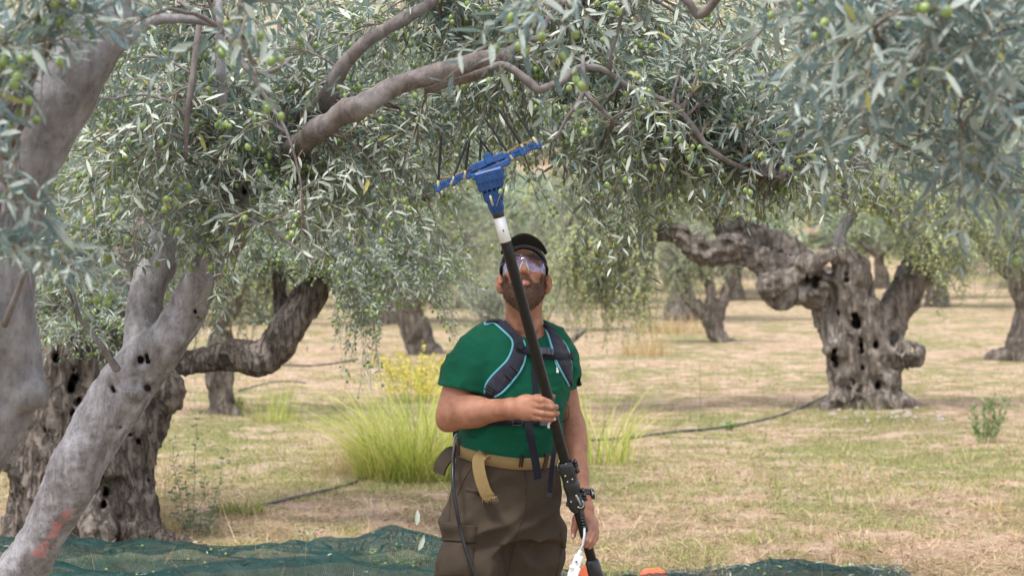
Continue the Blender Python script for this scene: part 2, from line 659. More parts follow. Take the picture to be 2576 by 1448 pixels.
def blades(name, n, hmin, hmax, wid, mat, label, green, vmin=716, vmax=1500, lean=0.9, seed=1, wexp=1.0, spread=1.25):
    """short grass blades, one triangle each, as many per unit of view as the eye can use"""
    r = np.random.default_rng(seed)
    v = r.uniform(vmin, vmax, n)
    y = 1.7 * F / (v - 650)
    x = r.uniform(-1, 1, n) * spread * y * 0.3
    p = np.stack([x, y, x * 0], -1)
    g = noise(p * 0.45) * 0.6 + noise(p * 1.9 + 4) * 0.5 + noise(p * 6 + 2) * 0.35
    # greener strips the eye finds in the orchard: left middle ground, right by the pipe
    g = g + 0.55 * np.exp(-((x + 3.2) / 2.2) ** 2 - ((y - 19) / 3.4) ** 2) + 0.5 * np.exp(-((x - 2.6) / 1.8) ** 2 - ((y - 25.5) / 1.1) ** 2)
    keep = (g > 0.06) if green else (g < 0.40)
    x, y, g = x[keep], y[keep], g[keep]
    n = len(x)
    z = ground_z(x, y)
    s = 1 + y / 45
    h = r.uniform(hmin, hmax, n) ** 1 * s * (1 + 0.5 * np.clip(g if green else -g, 0, 1))
    w = wid * s * r.uniform(0.6, 1.4, n)
    a = r.uniform(0, 2 * np.pi, n)
    ln = r.uniform(0.1, lean, n) * 1.5
    b = np.stack([x, y, z - 0.004], -1)
    sd = np.stack([np.cos(a), np.sin(a), a * 0], -1)
    a2 = r.uniform(0, 2 * np.pi, n)
    tip = b + np.stack([np.cos(a2) * h * ln, np.sin(a2) * h * ln, h / (1 + ln)], -1)
    V = np.stack([b - sd * w[:, None], b + sd * w[:, None], tip], 1).reshape(-1, 3)
    T = np.arange(n * 3).reshape(-1, 3)
    o = obj(name, mesh_np(name, V, [T], False), mat)
    tag(o, label, 'grass', kind='stuff')


def grass_mat(name, a, b, c, transl=0.3):
    m, nt, bs = M(name)
    g = N(nt, 'ShaderNodeNewGeometry')
    big = tex_noise(nt, g.outputs['Position'], 0.8, 4, 0.6)
    r = math_n(nt, 'ADD', math_n(nt, 'MULTIPLY', g.outputs['Random Per Island'], 0.6), math_n(nt, 'MULTIPLY', big, 0.4))
    col = ramp(nt, r, [(0.15, a), (0.5, b), (0.85, c)])
    nt.links.new(col, bs.inputs['Base Color'])
    bs.inputs['Roughness'].default_value = 0.7
    bs.inputs['Specular IOR Level'].default_value = 0.25
    tr = N(nt, 'ShaderNodeBsdfTranslucent')
    nt.links.new(col, tr.inputs['Color'])
    ms = N(nt, 'ShaderNodeMixShader')
    ms.inputs[0].default_value = transl
    nt.links.new(bs.outputs[0], ms.inputs[1])
    nt.links.new(tr.outputs[0], ms.inputs[2])
    nt.links.new(ms.outputs[0], nt.nodes['Material Output'].inputs['Surface'])
    return m


MAT['straw'] = grass_mat('dry_straw', (0.18, 0.10, 0.055), (0.54, 0.375, 0.225), (0.84, 0.67, 0.47))
MAT['grass'] = grass_mat('green_grass', (0.10, 0.14, 0.04), (0.30, 0.34, 0.10), (0.56, 0.50, 0.23))
MAT['tall_grass'] = grass_mat('tall_green_grass', (0.17, 0.24, 0.04), (0.48, 0.54, 0.12), (0.76, 0.70, 0.25), 0.4)
MAT['tall_straw'] = grass_mat('tall_straw', (0.40, 0.25, 0.12), (0.58, 0.42, 0.22), (0.66, 0.56, 0.28), 0.4)
blades('dry_grass', 170000, 0.02, 0.075, 0.0026, MAT['straw'], 'short dry straw and mown stubble covering the orchard floor', False, seed=3, lean=3.2)
blades('green_grass', 190000, 0.02, 0.075, 0.0026, MAT['grass'], 'short green grass growing in patches between the dry straw', True, seed=4, lean=1.3)
blades('tall_straw', 2600, 0.10, 0.28, 0.0018, MAT['straw'], 'thin tall dry stalks scattered over the orchard floor', False, vmin=760, seed=5, lean=0.9)


# ================================================================== leaves and twigs
_LV = None


def leaf_profile(detail):
    if detail == 2:      # 8 vertices, folded and bent
        y = np.array([0, .30, .30, .30, .68, .68, .68, 1.0])
        x = np.array([0, -.9, 0, .9, -.85, 0, .85, 0])
        z = np.array([0, .30, -.05, .30, .2, -.12, .2, -.5])
        q = [[1, 4, 5, 2], [2, 5, 6, 3]]
        t = [[0, 1, 2], [0, 2, 3], [4, 7, 5], [5, 7, 6]]
    else:                # 4 vertices, bent diamond
        y = np.array([0, .45, .45, 1.0])
        x = np.array([0, -.95, .95, 0])
        z = np.array([0, .1, .1, -.35])
        q = []
        t = [[0, 1, 3], [0, 3, 2]]
    return x, y, z, np.array(q, int).reshape(-1, 4), np.array(t, int)


def leaves_geo(B, D, Nn, L, Wd, detail):
    """base points, directions, normals, lengths, half widths -> arrays"""
    x, y, z, q, t = leaf_profile(detail)
    S = np.cross(D, Nn)
    S /= np.linalg.norm(S, axis=1)[:, None] + 1e-9
    Nn = np.cross(S, D)
    V = (B[:, None] + D[:, None] * (y[None, :, None] * L[:, None, None]) + S[:, None] * (x[None, :, None] * Wd[:, None, None])
         + Nn[:, None] * (z[None, :, None] * Wd[:, None, None]))
    k = len(x)
    o = (np.arange(len(B)) * k)[:, None, None]
    pl = []
    if len(q):
        pl.append((q[None] + o).reshape(-1, 4))
    pl.append((t[None] + o).reshape(-1, 3))
    return V.reshape(-1, 3), pl


def unit_leaf(mat):
    x, y, z, q, t = leaf_profile(2)
    me = mesh_np('leaf', np.stack([x * 0.1, y, z * 0.1], -1), [q, t])
    me.materials.append(mat)
    return me


def ico(sub=1):
    bm = bmesh.new()
    bmesh.ops.create_icosphere(bm, subdivisions=sub, radius=1)
    v = np.array([p.co[:] for p in bm.verts])
    f = np.array([[l.index for l in p.verts] for p in bm.faces])
    bm.free()
    return v, f


ICO1, ICO2 = ico(1), ico(2)


def unit_olive(mat):
    me = mesh_np('olive', ICO2[0], [ICO2[1]])
    me.materials.append(mat)
    return me


def norm(a):
    return a / (np.linalg.norm(a, axis=-1, keepdims=True) + 1e-9)


def twigs_geo(paths, r0, seg=3):
    """paths (N,K,3) -> thin prisms"""
    Nn, K, _ = paths.shape
    t = np.gradient(paths, axis=1)
    t = norm(t)
    ref = np.array([0.31, 0.52, 0.8])
    n = norm(np.cross(t, ref))
    b = np.cross(t, n)
    a = np.arange(seg) / seg * 2 * np.pi
    rr = (np.asarray(r0).reshape(-1, 1) * np.linspace(1, 0.35, K)[None])[:, :, None, None]
    V = paths[:, :, None] + rr * (np.cos(a)[None, None, :, None] * n[:, :, None] + np.sin(a)[None, None, :, None] * b[:, :, None])
    i = np.arange(Nn)[:, None, None] * K * seg + np.arange(K - 1)[None, :, None] * seg
    j = np.arange(seg)[None, None]
    j2 = (j + 1) % seg
    q = np.stack([i + j, i + j2, i + seg + j2, i + seg + j], -1).reshape(-1, 4)
    return V.reshape(-1, 3), q


def foliage(root, skel, blobs, seed, leaf=0.062, tw_per=16, tw_len=(0.16, 0.38), droop=0.5, detail=2,
            olives=0.25, mat='leaf_main', omat='olive', singles=0, single_olives=0, sub_r=0.008, branch_obj=True,
            upright=0.0, node=0.024, orad=0.0092, wr=0.105, twig_mat='twig', clear=()):
    """limbs reach from the skeleton into each blob, twigs hang from the limbs, opposite leaves and olives sit on the twigs"""
    r = np.random.default_rng(seed)
    skel = np.asarray(skel, float)
    subs = []
    tb, td = [], []
    for (c, rad, ns) in blobs:
        c, rad = np.asarray(c, float), np.asarray(rad, float)
        mid = c
        for k in range(ns):
            e = r.normal(size=3)
            e = e / np.linalg.norm(e) * r.uniform(0.35, 1.0)
            tgt = c + e * rad
            dd = np.linalg.norm(skel - tgt, axis=1)
            s = skel[np.argsort(dd)[r.integers(0, min(4, len(dd)))]]
            far = np.linalg.norm(tgt - s)
            if far < 0.12:
                tgt = tgt + r.normal(size=3) * 0.15
                far = max(np.linalg.norm(tgt - s), .1)
            ctrl = (s + tgt) / 2 + r.normal(size=3) * 0.12 * far + np.array([0, 0, 0.18 * far])
            t = np.linspace(0, 1, 11)[:, None]
            P = (1 - t) ** 2 * s + 2 * (1 - t) * t * ctrl + t * t * tgt
            P[1:-1] += r.normal(size=(9, 3)) * 0.006 * min(far, 1.2)
            qu = P[:, 0] / P[:, 1] * F + 1288
            qv = 650 - (P[:, 2] - CAMH) / P[:, 1] * F
            if any(np.sum((qu > a_) & (qu < b_) & (qv > c_) & (qv < d_) & (P[:, 1] < e_)) > 2 for (a_, b_, c_, d_, e_) in clear):
                continue
            subs.append((P, sub_r * min(1.6, 0.5 + far)))
            span = min(far, float(rad.mean()) * 1.6)
            lo = max(0.12, 1 - span / far)
            n = tw_per
            tt = r.uniform(lo, 1, n)
            tt[0] = 1
            i = tt * 10
            i0 = np.minimum(i.astype(int), 9)
            pp = P[i0] + (P[i0 + 1] - P[i0]) * (i - i0)[:, None]
            tan = norm(P[i0 + 1] - P[i0])
            tb.append(pp)
            td.append(norm(tan * 0.7 + r.normal(size=(n, 3)) * 0.75))
    tb, td = np.vstack(tb), np.vstack(td)
    n = len(tb)
    K = 7
    L = r.uniform(tw_len[0], tw_len[1], n)
    s = np.linspace(0, 1, K)
    g = np.array([0, 0, -1.0]) * (1 - 2 * upright)
    paths = tb[:, None] + td[:, None] * (s * 1.0)[None, :, None] * L[:, None, None] + g * (droop * (s ** 1.8))[None, :, None] * L[:, None, None]
    # the man and his comb have pushed the twigs aside: nothing hangs between them and the camera
    ok = np.ones(n, bool)
    pu = paths[..., 0] / paths[..., 1] * F + 1288
    pv = 650 - (paths[..., 2] - CAMH) / paths[..., 1] * F
    for (u0, u1, v0, v1, dm) in clear:
        ok &= ~np.any((pu > u0) & (pu < u1) & (pv > v0) & (pv < v1) & (paths[..., 1] < dm), axis=1)
    paths, L = paths[ok], L[ok]
    n = len(paths)
    # leaves in opposite pairs
    nn = int(round(tw_len[1] / node))
    tl = np.linspace(0.08, 1.0, nn)
    ti = tl[None] * np.ones((n, 1)) + r.normal(size=(n, nn)) * 0.01
    ti = np.clip(ti, 0.05, 1)
    use = (tl[None] * 0 + 1) * (np.arange(nn)[None] < (L / node)[:, None] + 1)
    ti = np.where(use > 0, np.clip(ti * tw_len[1] / L[:, None], 0.05, 1), 1)
    keep = (np.arange(nn)[None] * node < L[:, None])
    fi = ti * (K - 1)
    i0 = np.minimum(fi.astype(int), K - 2)
    ar = np.arange(n)[:, None]
    P0, P1 = paths[ar, i0], paths[ar, i0 + 1]
    pos = P0 + (P1 - P0) * (fi - i0)[..., None]
    tan = norm(P1 - P0)
    ph = r.uniform(0, np.pi, (n, 1)) + (np.arange(nn)[None] % 2) * (np.pi / 2)
    x = norm(np.cross(tan, np.array([0.2, 0.1, 1.0])))
    y = np.cross(tan, x)
    side = x * np.cos(ph)[..., None] + y * np.sin(ph)[..., None]
    Bs, Ds, Ls = [], [], []
    for sg in (-1, 1):
        m = keep & (r.random((n, nn)) < 0.86)
        d = norm(tan * r.uniform(0.5, 1.0, (n, nn))[..., None] + sg * side * 0.8 + r.normal(size=(n, nn, 3)) * 0.22)
        Bs.append(pos[m])
        Ds.append(d[m])
        taper = 1 - 0.35 * (ti ** 3)
        Ls.append((leaf * r.uniform(0.5, 1.3, (n, nn)) * taper)[m])
    B, D, Ln = np.vstack(Bs), np.vstack(Ds), np.concatenate(Ls)
    up = np.array([0, 0, 1.0]) + r.normal(size=(len(B), 3)) * 0.62
    Nn = norm(up - D * np.sum(up * D, 1)[:, None])
    Wd = Ln * wr * r.uniform(0.8, 1.15, len(B))
    # olives
    O = np.zeros((0, 3))
    if olives > 0:
        no = int(n * olives)
        ch = r.choice(n, no, replace=True)
        lst = []
        for k in range(3):
            f = r.uniform(0.25, 1, no) * (K - 1)
            j0 = np.minimum(f.astype(int), K - 2)
            pp = paths[ch, j0] + (paths[ch, j0 + 1] - paths[ch, j0]) * (f - j0)[:, None]
            lst.append(pp + r.normal(size=(no, 3)) * 0.012 + np.array([0, 0, -0.022]))
        O = np.vstack(lst)
    # which show largest in the photograph
    def score(P, size):
        u = P[:, 0] / P[:, 1] * F + 1288
        v = 650 - (P[:, 2] - CAMH) / P[:, 1] * F
        inside = (u > 20) & (u < 2556) & (v > 15) & (v < 1430) & (P[:, 1] > 0.5)
        return np.where(inside, size / P[:, 1], 0)
    picked = np.zeros(len(B), bool)
    if singles:
        cx = np.abs(D[:, 1])
        sc = score(B, Ln * np.sqrt(1 - 0.9 * cx ** 2))
        ordr = np.argsort(-sc)[:singles]
        ordr = ordr[sc[ordr] > 0]
        picked[ordr] = True
        me = [unit_leaf(MAT[mat])]
        base = np.array(root.location)
        for i in ordr:
            o = bpy.data.objects.new('leaf', me[0])
            Dv = Vector(D[i])
            Nv = Vector(Nn[i])
            S = Dv.cross(Nv)
            S.normalize()
            Nv = S.cross(Dv)
            sc_w = Wd[i] / 0.1
            o.parent = root
            m = Matrix.Identity(4)
            for rr_ in range(3):
                m[rr_][0], m[rr_][1], m[rr_][2] = S[rr_] * sc_w, Dv[rr_] * Ln[i], Nv[rr_] * sc_w
                m[rr_][3] = B[i][rr_] - base[rr_]
            o.matrix_basis = m
            scene.collection.objects.link(o)
    V, pl = leaves_geo(B[~picked], D[~picked], Nn[~picked], Ln[~picked], Wd[~picked], detail)
    obj('foliage', mesh_np('foliage', V, pl, detail == 2), MAT[mat], root, stuff=True)
    V, q = twigs_geo(paths, np.full(n, sub_r * 0.22 + 0.0004), 3)
    obj('twigs', mesh_np('twigs', V, [q]), MAT[twig_mat], root, stuff=True)
    if branch_obj:
        for P, rr in subs:
            v, p = join_geo([tube_geo(P, np.linspace(rr, rr * 0.3, len(P)), 6, 0.12)])
            obj('branch', mesh_np('branch', v, p), MAT['bark_branch'], root)
    else:
        v, p = join_geo([tube_geo(P, np.linspace(rr, rr * 0.3, len(P)), 5) for P, rr in subs])
        obj('limbs', mesh_np('limbs', v, p), MAT['bark_branch'], root, stuff=True)
    if len(O):
        osz = orad * r.uniform(0.8, 1.15, len(O))
        pk = np.zeros(len(O), bool)
        if single_olives:
            sc = score(O, osz)
            ordr = np.argsort(-sc)[:single_olives]
            ordr = ordr[sc[ordr] > 0]
            pk[ordr] = True
            me = unit_olive(MAT[omat])
            base = Vector(root.location)
            for i in ordr:
                o = bpy.data.objects.new('olive', me)
                o.parent = root
                o.location = Vector(O[i]) - base
                o.scale = (osz[i], osz[i], osz[i] * 1.25)
                o.rotation_euler = (r.uniform(-.5, .5), r.uniform(-.5, .5), 0)
                scene.collection.objects.link(o)
        R_ = O[~pk]
        sz = osz[~pk]
        if len(R_):
            iv, if_ = ICO1
            V = (R_[:, None] + iv[None] * sz[:, None, None] * np.array([1, 1, 1.25])).reshape(-1, 3)
            T = (if_[None] + (np.arange(len(R_)) * len(iv))[:, None, None]).reshape(-1, 3)
            obj('olives', mesh_np('olives', V, [T]), MAT[omat], root, stuff=True)
    return len(B)


def blob(u, v, d, ru, rv, rd, ns):
    return (W(u, v, d), (ru * d / F, rd, rv * d / F), ns)


def path_pts(pts):
    """[(u, v, depth, radius in reference pixels)] -> world points and radii"""
    P = [W(u, v, d) for u, v, d, r in pts]
    Rr = [r * d / F for u, v, d, r in pts]
    return P, Rr


def limb(root, pts, mat='bark_branch', seg=10, wob=0.16, per=6, name='branch'):
    P, Rr = path_pts(pts)
    tube(name, P, Rr, MAT[mat], root, seg=seg, per=per, wob=wob)
    return smooth_path(P, Rr, 4)[0]


def sdf_trunk(name, root, chains, h, mat, big=0.02, fine=0.006, freq=5, holes=(), bumps=(), k=0.05, stretch=0.35, twist=0.0, ground=True, furrow=0.0, ffreq=16, hole_k=1.0):
    lo = np.full(3, 1e9)
    hi = -lo
    C = []
    for ch in chains:
        P, Rr = path_pts(ch)
        P2, R2 = smooth_path(P, Rr, 3)
        C.append((P2, R2))
        m = max(Rr) + big * 1.6 + 0.05
        lo = np.minimum(lo, P2.min(0) - m)
        hi = np.maximum(hi, P2.max(0) + m)
    for (c, rr) in bumps:
        lo = np.minimum(lo, np.array(c) - rr - .05)
        hi = np.maximum(hi, np.array(c) + rr + .05)
    if ground:
        lo[2] = max(lo[2], -0.12)
    f = Field(lo, hi, h)
    for P2, R2 in C:
        for i in range(len(P2) - 1):
            f.cone(P2[i], P2[i + 1], R2[i], R2[i + 1], k)
    for (c, rr) in bumps:
        f.ell(c, (rr, rr, rr), k * 0.8)
    ax = C[0][0][0]

    def disp(P):
        q = P.copy()
        a = twist * P[:, 2]
        x, y = P[:, 0] - ax[0], P[:, 1] - ax[1]
        q[:, 0] = x * np.cos(a) - y * np.sin(a)
        q[:, 1] = x * np.sin(a) + y * np.cos(a)
        s = np.array([1, 1, stretch])
        d = big * noise(q * freq * s) + big * 0.6 * (1 - 2 * np.abs(noise(q * freq * 2.1 * s + 7)))
        if furrow:
            d = d + furrow * (1 - 2.2 * np.abs(noise(q * ffreq * s + 3))) + furrow * 0.5 * (1 - 2 * np.abs(noise(q * ffreq * 2.2 * s + 5)))
        return -(d + fine * noise(P * freq * 8))
    hr = np.random.default_rng(int(freq * 10) + len(holes))
    for (a, b, ra, rb) in holes:
        a, b = np.array(a), np.array(b)
        ra, rb = ra * hole_k, rb * hole_k
        f.cone(a, b, ra * .68, rb * .6, h * 1.2, sub=True)
        e = np.array([hr.normal() * .35, 0, 1]) * ra * hr.uniform(.6, 1.2)
        f.cone(a + e, b + e * .6, ra * .6, rb * .4, h * 2.5, sub=True)
        f.cone(a - e, b - e * .6, ra * .45, rb * .3, h * 2.5, sub=True)
    f.displace(disp, max(0.1, big * 3))
    if big > .02:
        for (a, b, ra, rb) in holes:
            a, b = np.array(a), np.array(b)
            b = b + norm(b - a) * .12
            ra = ra * min(1.0, hole_k)
            j = np.array([0, 0, ra * hr.uniform(.5, 1.0)])
            f.cone(a - j * .4, b - j * .4, ra * .85, ra * .6, h * 1.2, sub=True)
            f.cone(a + j, b + j, ra * .6, ra * .4, h * 1.2, sub=True)
        f.displace(lambda P: -fine * 2.5 * noise(P * freq * 5) , 0.05)
    o = obj(name, f.mesh(name), MAT[mat], root)
    return np.vstack([c[0] for c in C])


# ================================================================== olive trees
T0 = lambda u, v, d: (W(u, v, d)[0], W(u, v, d)[1], 0)

# --- the leaning pale trunk whose limb reaches over the man
t2 = thing('olive_tree', 'olive with leaning smooth pale trunk, red paint smear and a limb over the man', 'tree', (-2.1, 6.2, 0))
MAT['bark_paint'] = bark_mat('smooth_grey_bark_with_red_paint', (0.085, 0.075, 0.072), (0.37, 0.35, 0.36), (0.49, 0.48, 0.51), 1.6, 0.020, False,
                             paint=[(W(180, 1245, 6.16), .020), (W(172, 1268, 6.16), .022), (W(160, 1292, 6.17), .030), (W(146, 1316, 6.18), .036), (W(134, 1338, 6.19), .036), (W(118, 1364, 6.20), .030), (W(104, 1388, 6.2), .026)])
trunkA = [(-190, 1850, 6.5, 85), (-60, 1640, 6.4, 64), (60, 1430, 6.3, 52), (145, 1280, 6.25, 53), (192, 1185, 6.2, 58), (240, 1090, 6.2, 60), (303, 990, 6.2, 60), (370, 905, 6.2, 60)]
forkR = [(370, 905, 6.2, 56), (425, 850, 6.15, 44), (472, 780, 6.15, 40), (505, 700, 6.1, 33), (545, 640, 6.1, 34), (590, 560, 6.1, 40), (615, 490, 6.1, 44), (650, 440, 6.1, 36)]
forkL = [(370, 905, 6.25, 52), (358, 820, 6.3, 36), (375, 720, 6.35, 34), (405, 640, 6.4, 32), (400, 540, 6.5, 26)]
knots = [W(225, 1020, 6.05), W(385, 870, 6.02), W(505, 790, 6.0), W(360, 865, 6.05)]
sk2 = [sdf_trunk('trunk', t2, [trunkA, forkR, forkL], 0.009, 'bark_paint', big=0.008, fine=0.0035, freq=9, k=0.035, stretch=0.8, twist=0,
                 bumps=[(W(395, 862, 6.13), .03), (W(488, 778, 6.12), .035), (W(340, 990, 6.12), .03), (W(257, 1030, 6.14), .02), (W(615, 480, 6.08), .035), (W(140, 1185, 6.17), .022), (W(296, 945, 6.14), .03)],
                 holes=[(W(350, 905, 5.98), W(357, 903, 6.2), .012, .01), (W(368, 901, 5.98), W(372, 899, 6.2), .017, .012), (W(283, 978, 5.98), W(286, 978, 6.2), .016, .012),
                        (W(371, 975, 6.0), W(371, 975, 6.2), .008, .006), (W(492, 792, 5.96), W(496, 790, 6.16), .022, .014), (W(298, 1076, 6.0), W(300, 1076, 6.2), .010, .008),
                        (W(124, 1375, 6.0), W(126, 1375, 6.2), .013, .01), (W(615, 480, 5.95), W(618, 480, 6.12), .025, .02), (W(387, 757, 6.1), W(389, 757, 6.3), .01, .008)])]
sk2.append(limb(t2, [(650, 440, 6.1, 34), (720, 390, 6.0, 30), (790, 335, 5.8, 28), (857, 292, 5.7, 28), (917, 262, 5.6, 31), (982, 222, 5.6, 27), (1057, 198, 5.6, 25), (1137, 176, 5.6, 24), (1217, 146, 5.6, 22), (1278, 136, 5.6, 17)], 'bark_limb', 18, 0.24, 10))
sk2.append(limb(t2, [(1070, 222, 5.68, 17), (1137, 200, 5.7, 18), (1192, 190, 5.7, 17), (1225, 176, 5.7, 13)], 'bark_limb', 12, 0.2))
sk2.append(limb(t2, [(1225, 176, 5.7, 9), (1258, 163, 5.7, 9), (1290, 175, 5.7, 10), (1332, 207, 5.7, 11), (1356, 226, 5.7, 10), (1384, 214, 5.75, 8), (1410, 208, 5.75, 10), (1457, 171, 5.8, 9), (1517, 176, 5.85, 8), (1575, 215, 5.9, 7), (1610, 232, 5.9, 6)], 'bark_branch', 10, .2))
sk2.append(limb(t2, [(1575, 215, 5.9, 6), (1690, 262, 5.9, 7), (1732, 305, 5.9, 8), (1765, 350, 5.9, 8), (1805, 390, 5.9, 7), (1890, 430, 6.0, 5), (1990, 452, 6.0, 3)], 'bark_branch', 8))
sk2.append(limb(t2, [(640, 420, 6.3, 36), (740, 330, 6.35, 28), (818, 252, 6.0, 24), (858, 176, 5.9, 20), (918, 106, 5.85, 17), (990, 62, 5.9, 16), (1087, 4, 6.0, 14), (1180, -80, 6.6, 10)], 'bark_limb', 14, 0.16, 8))
sk2.append(limb(t2, [(590, 575, 6.05, 16), (574, 520, 6.05, 14), (568, 400, 5.9, 12), (560, 250, 5.8, 12), (553, 120, 5.8, 11), (550, -60, 6.15, 9)], 'bark_smooth', 10, 0.06))
sk2.append(limb(t2, [(1466, 140, 5.8, 5), (1468, 200, 5.75, 7), (1469, 230, 5.75, 7), (1450, 262, 5.75, 6), (1425, 300, 5.75, 5), (1400, 345, 5.75, 3)], 'bark_branch', 7))
sk2.append(limb(t2, [(1469, 230, 5.75, 6), (1500, 262, 5.75, 6), (1540, 300, 5.8, 5), (1600, 330, 5.8, 3)], 'bark_branch', 7))
sk2.append(limb(t2, [(1272, 140, 5.9, 14), (1320, 105, 6.0, 11), (1358, 90, 6.0, 8), (1400, 20, 6.1, 6), (1500, -30, 6.2, 5)], 'bark_branch', 10))
sk2.append(limb(t2, [(550, 50, 5.6, 8), (590, 120, 5.6, 8), (625, 175, 5.6, 8), (680, 180, 5.6, 6), (740, 145, 5.7, 4)], 'bark_branch', 8))
sk2.append(limb(t2, [(625, 175, 5.6, 7), (665, 240, 5.6, 6), (720, 330, 5.6, 4), (755, 450, 5.6, 3), (765, 560, 5.6, 2.5), (790, 680, 5.6, 2)], 'bark_branch', 7))
sk2.append(limb(t2, [(293, 927, 6.08, 11), (262, 880, 5.95, 7.5), (225, 830, 5.9, 7), (198, 796, 5.85, 6), (185, 740, 5.8, 5), (155, 690, 5.8, 4)], 'bark_smooth', 8, .08))
sk2.append(limb(t2, [(500, 60, 5.6, 7), (485, 190, 5.55, 9), (470, 300, 5.55, 8), (468, 400, 5.6, 4)], 'bark_branch', 8))
sk2 = np.vstack(sk2)
CLEAR = [(1080, 1380, 340, 560, 6.2), (1130, 1360, 260, 400, 5.9), (1180, 1450, 500, 900, 7.2), (860, 1300, 130, 300, 5.72), (1050, 1500, 800, 1500, 7), (290, 500, 690, 1300, 6.3), (0, 290, 830, 1400, 6.3), (1660, 2330, 585, 900, 7), (600, 1140, 660, 950, 7)]
bl2 = [blob(b[0], b[1], b[2], b[3] * 1.15, b[4] * 1.12, b[5] * 1.2, b[6]) for b in [
    (250, 330, 6.0, 170, 130, .5, 9), (430, 180, 6.1, 150, 130, .5, 8), (620, 320, 6.0, 150, 150, .4, 10), (430, 480, 5.9, 200, 120, .4, 10),
    (200, 580, 5.9, 140, 80, .4, 5), (700, 540, 5.8, 150, 70, .3, 4), (780, 150, 6.3, 170, 110, .5, 11), (860, 430, 6.1, 160, 110, .4, 9),
    (1010, 340, 6.2, 140, 100, .4, 8), (1020, 90, 6.5, 160, 90, .5, 10), (1000, 500, 5.9, 130, 60, .3, 4), (1130, 540, 6.0, 70, 70, .2, 3),
    (1230, 60, 6.3, 150, 80, .5, 8), (1230, 270, 6.3, 120, 90, .3, 7), (1450, 90, 6.2, 150, 90, .5, 9), (1420, 330, 6.2, 120, 110, .3, 8),
    (1620, 120, 6.3, 160, 110, .5, 10), (1620, 280, 6.2, 150, 110, .4, 10), (1780, 220, 6.3, 160, 120, .5, 9), (1960, 330, 6.3, 170, 100, .4, 10),
    (1900, 150, 6.4, 170, 110, .5, 8), (2060, 400, 6.3, 150, 80, .3, 6), (1790, 440, 6.2, 110, 80, .3, 5), (1930, 520, 6.2, 90, 45, .2, 3),
    (1440, 480, 6.1, 90, 50, .2, 3), (1620, 420, 6.2, 120, 60, .3, 4), (560, 610, 5.9, 90, 40, .3, 3), (180, 700, 5.8, 60, 50, .2, 2), (550, 780, 5.6, 25, 80, .1, 1), (790, 640, 5.6, 30, 60, .1, 1), (600, 700, 5.7, 30, 60, .1, 1),
    (-200, 200, 6.0, 200, 200, .6, 3), (600, -120, 6.3, 500, 80, .7, 5), (1500, -120, 6.3, 600, 80, .7, 5), (1350, 170, 8.0, 150, 110, .5, 5), (1650, 200, 8.0, 160, 110, .5, 6), (1880, 260, 8.0, 160, 120, .5, 6), (1150, 330, 7.6, 110, 90, .4, 4), (2080, 250, 7.5, 130, 110, .5, 5), (1760, 60, 7.5, 160, 70, .5, 4), (340, 20, 7.5, 180, 50, .5, 4), (760, 20, 7.5, 160, 50, .5, 4), (1150, 0, 7.5, 160, 50, .5, 3), (1950, 20, 7.8, 160, 60, .5, 4), (2250, 200, 8.2, 140, 110, .5, 5), (2200, 380, 7.6, 90, 60, .4, 3), (1350, 420, 7.6, 80, 60, .3, 2), (300, 100, 6.3, 180, 90, .4, 6)]]
foliage(t2, sk2, bl2, 11, leaf=0.063, wr=.100, clear=CLEAR, tw_per=10, olives=0.5, singles=300, single_olives=220, orad=0.0098, node=0.030)

# --- near trunk at the left edge, out of focus
t1 = thing('olive_tree', 'blurred grey olive trunk nearest the camera, cut by the left edge', 'tree', (-1.6, 4.3, 0))
sk1 = [sdf_trunk('trunk', t1, [[(-420, 1900, 4.3, 120), (-270, 1500, 4.3, 92), (-165, 1280, 4.25, 84), (-85, 1150, 4.2, 78), (-25, 1065, 4.2, 78), (8, 965, 4.2, 82), (-5, 800, 4.15, 80), (-2, 660, 4.15, 78), (20, 520, 4.15, 76), (60, 400, 4.15, 78), (120, 280, 4.15, 82), (190, 160, 4.15, 80), (250, 40, 4.15, 70), (280, -80, 4.2, 60)]],
                 0.011, 'bark_smooth', big=0.008, fine=0.002, freq=8, k=0.03, stretch=0.7, bumps=[(W(75, 990, 4.15), .04)])]
sk1.append(limb(t1, [(235, 170, 4.15, 32), (290, 120, 4.15, 24), (350, 70, 4.15, 17), (400, 50, 4.15, 13), (455, 48, 4.15, 12), (520, 55, 4.15, 11), (560, 80, 4.1, 5), (640, 160, 4.1, 3.5)], 'bark_smooth', 10, .1))
sk1.append(limb(t1, [(10, 820, 4.05, 9), (60, 690, 4.0, 7), (95, 560, 3.95, 5), (40, 400, 3.9, 5), (-20, 300, 3.9, 5)], 'bark_branch', 8, .1))
sk1 = np.vstack(sk1)
bl1 = [blob(*b) for b in [(10, 80, 3.4, 90, 60, .2, 4), (-20, 260, 3.5, 50, 60, .15, 2), (50, 520, 3.4, 50, 40, .15, 3), (30, 620, 3.4, 60, 40, .15, 3), (340, 30, 3.7, 90, 40, .2, 2), (170, 10, 3.5, 110, 40, .15, 4), (70, 170, 3.5, 50, 60, .15, 2),
                            (130, 730, 3.7, 70, 40, .15, 2), (-60, 900, 3.9, 40, 60, .2, 1), (-300, 200, 3.9, 110, 250, .4, 4), (620, 20, 3.7, 120, 40, .2, 2)]]
foliage(t1, sk1, bl1, 12, droop=.2, clear=[(110, 330, 150, 480, 4.1), (-100, 160, 700, 1400, 4.1)], leaf=0.060, tw_per=7, tw_len=(.12, .26), olives=0.25, mat='leaf_near', singles=260, single_olives=40, node=0.024)

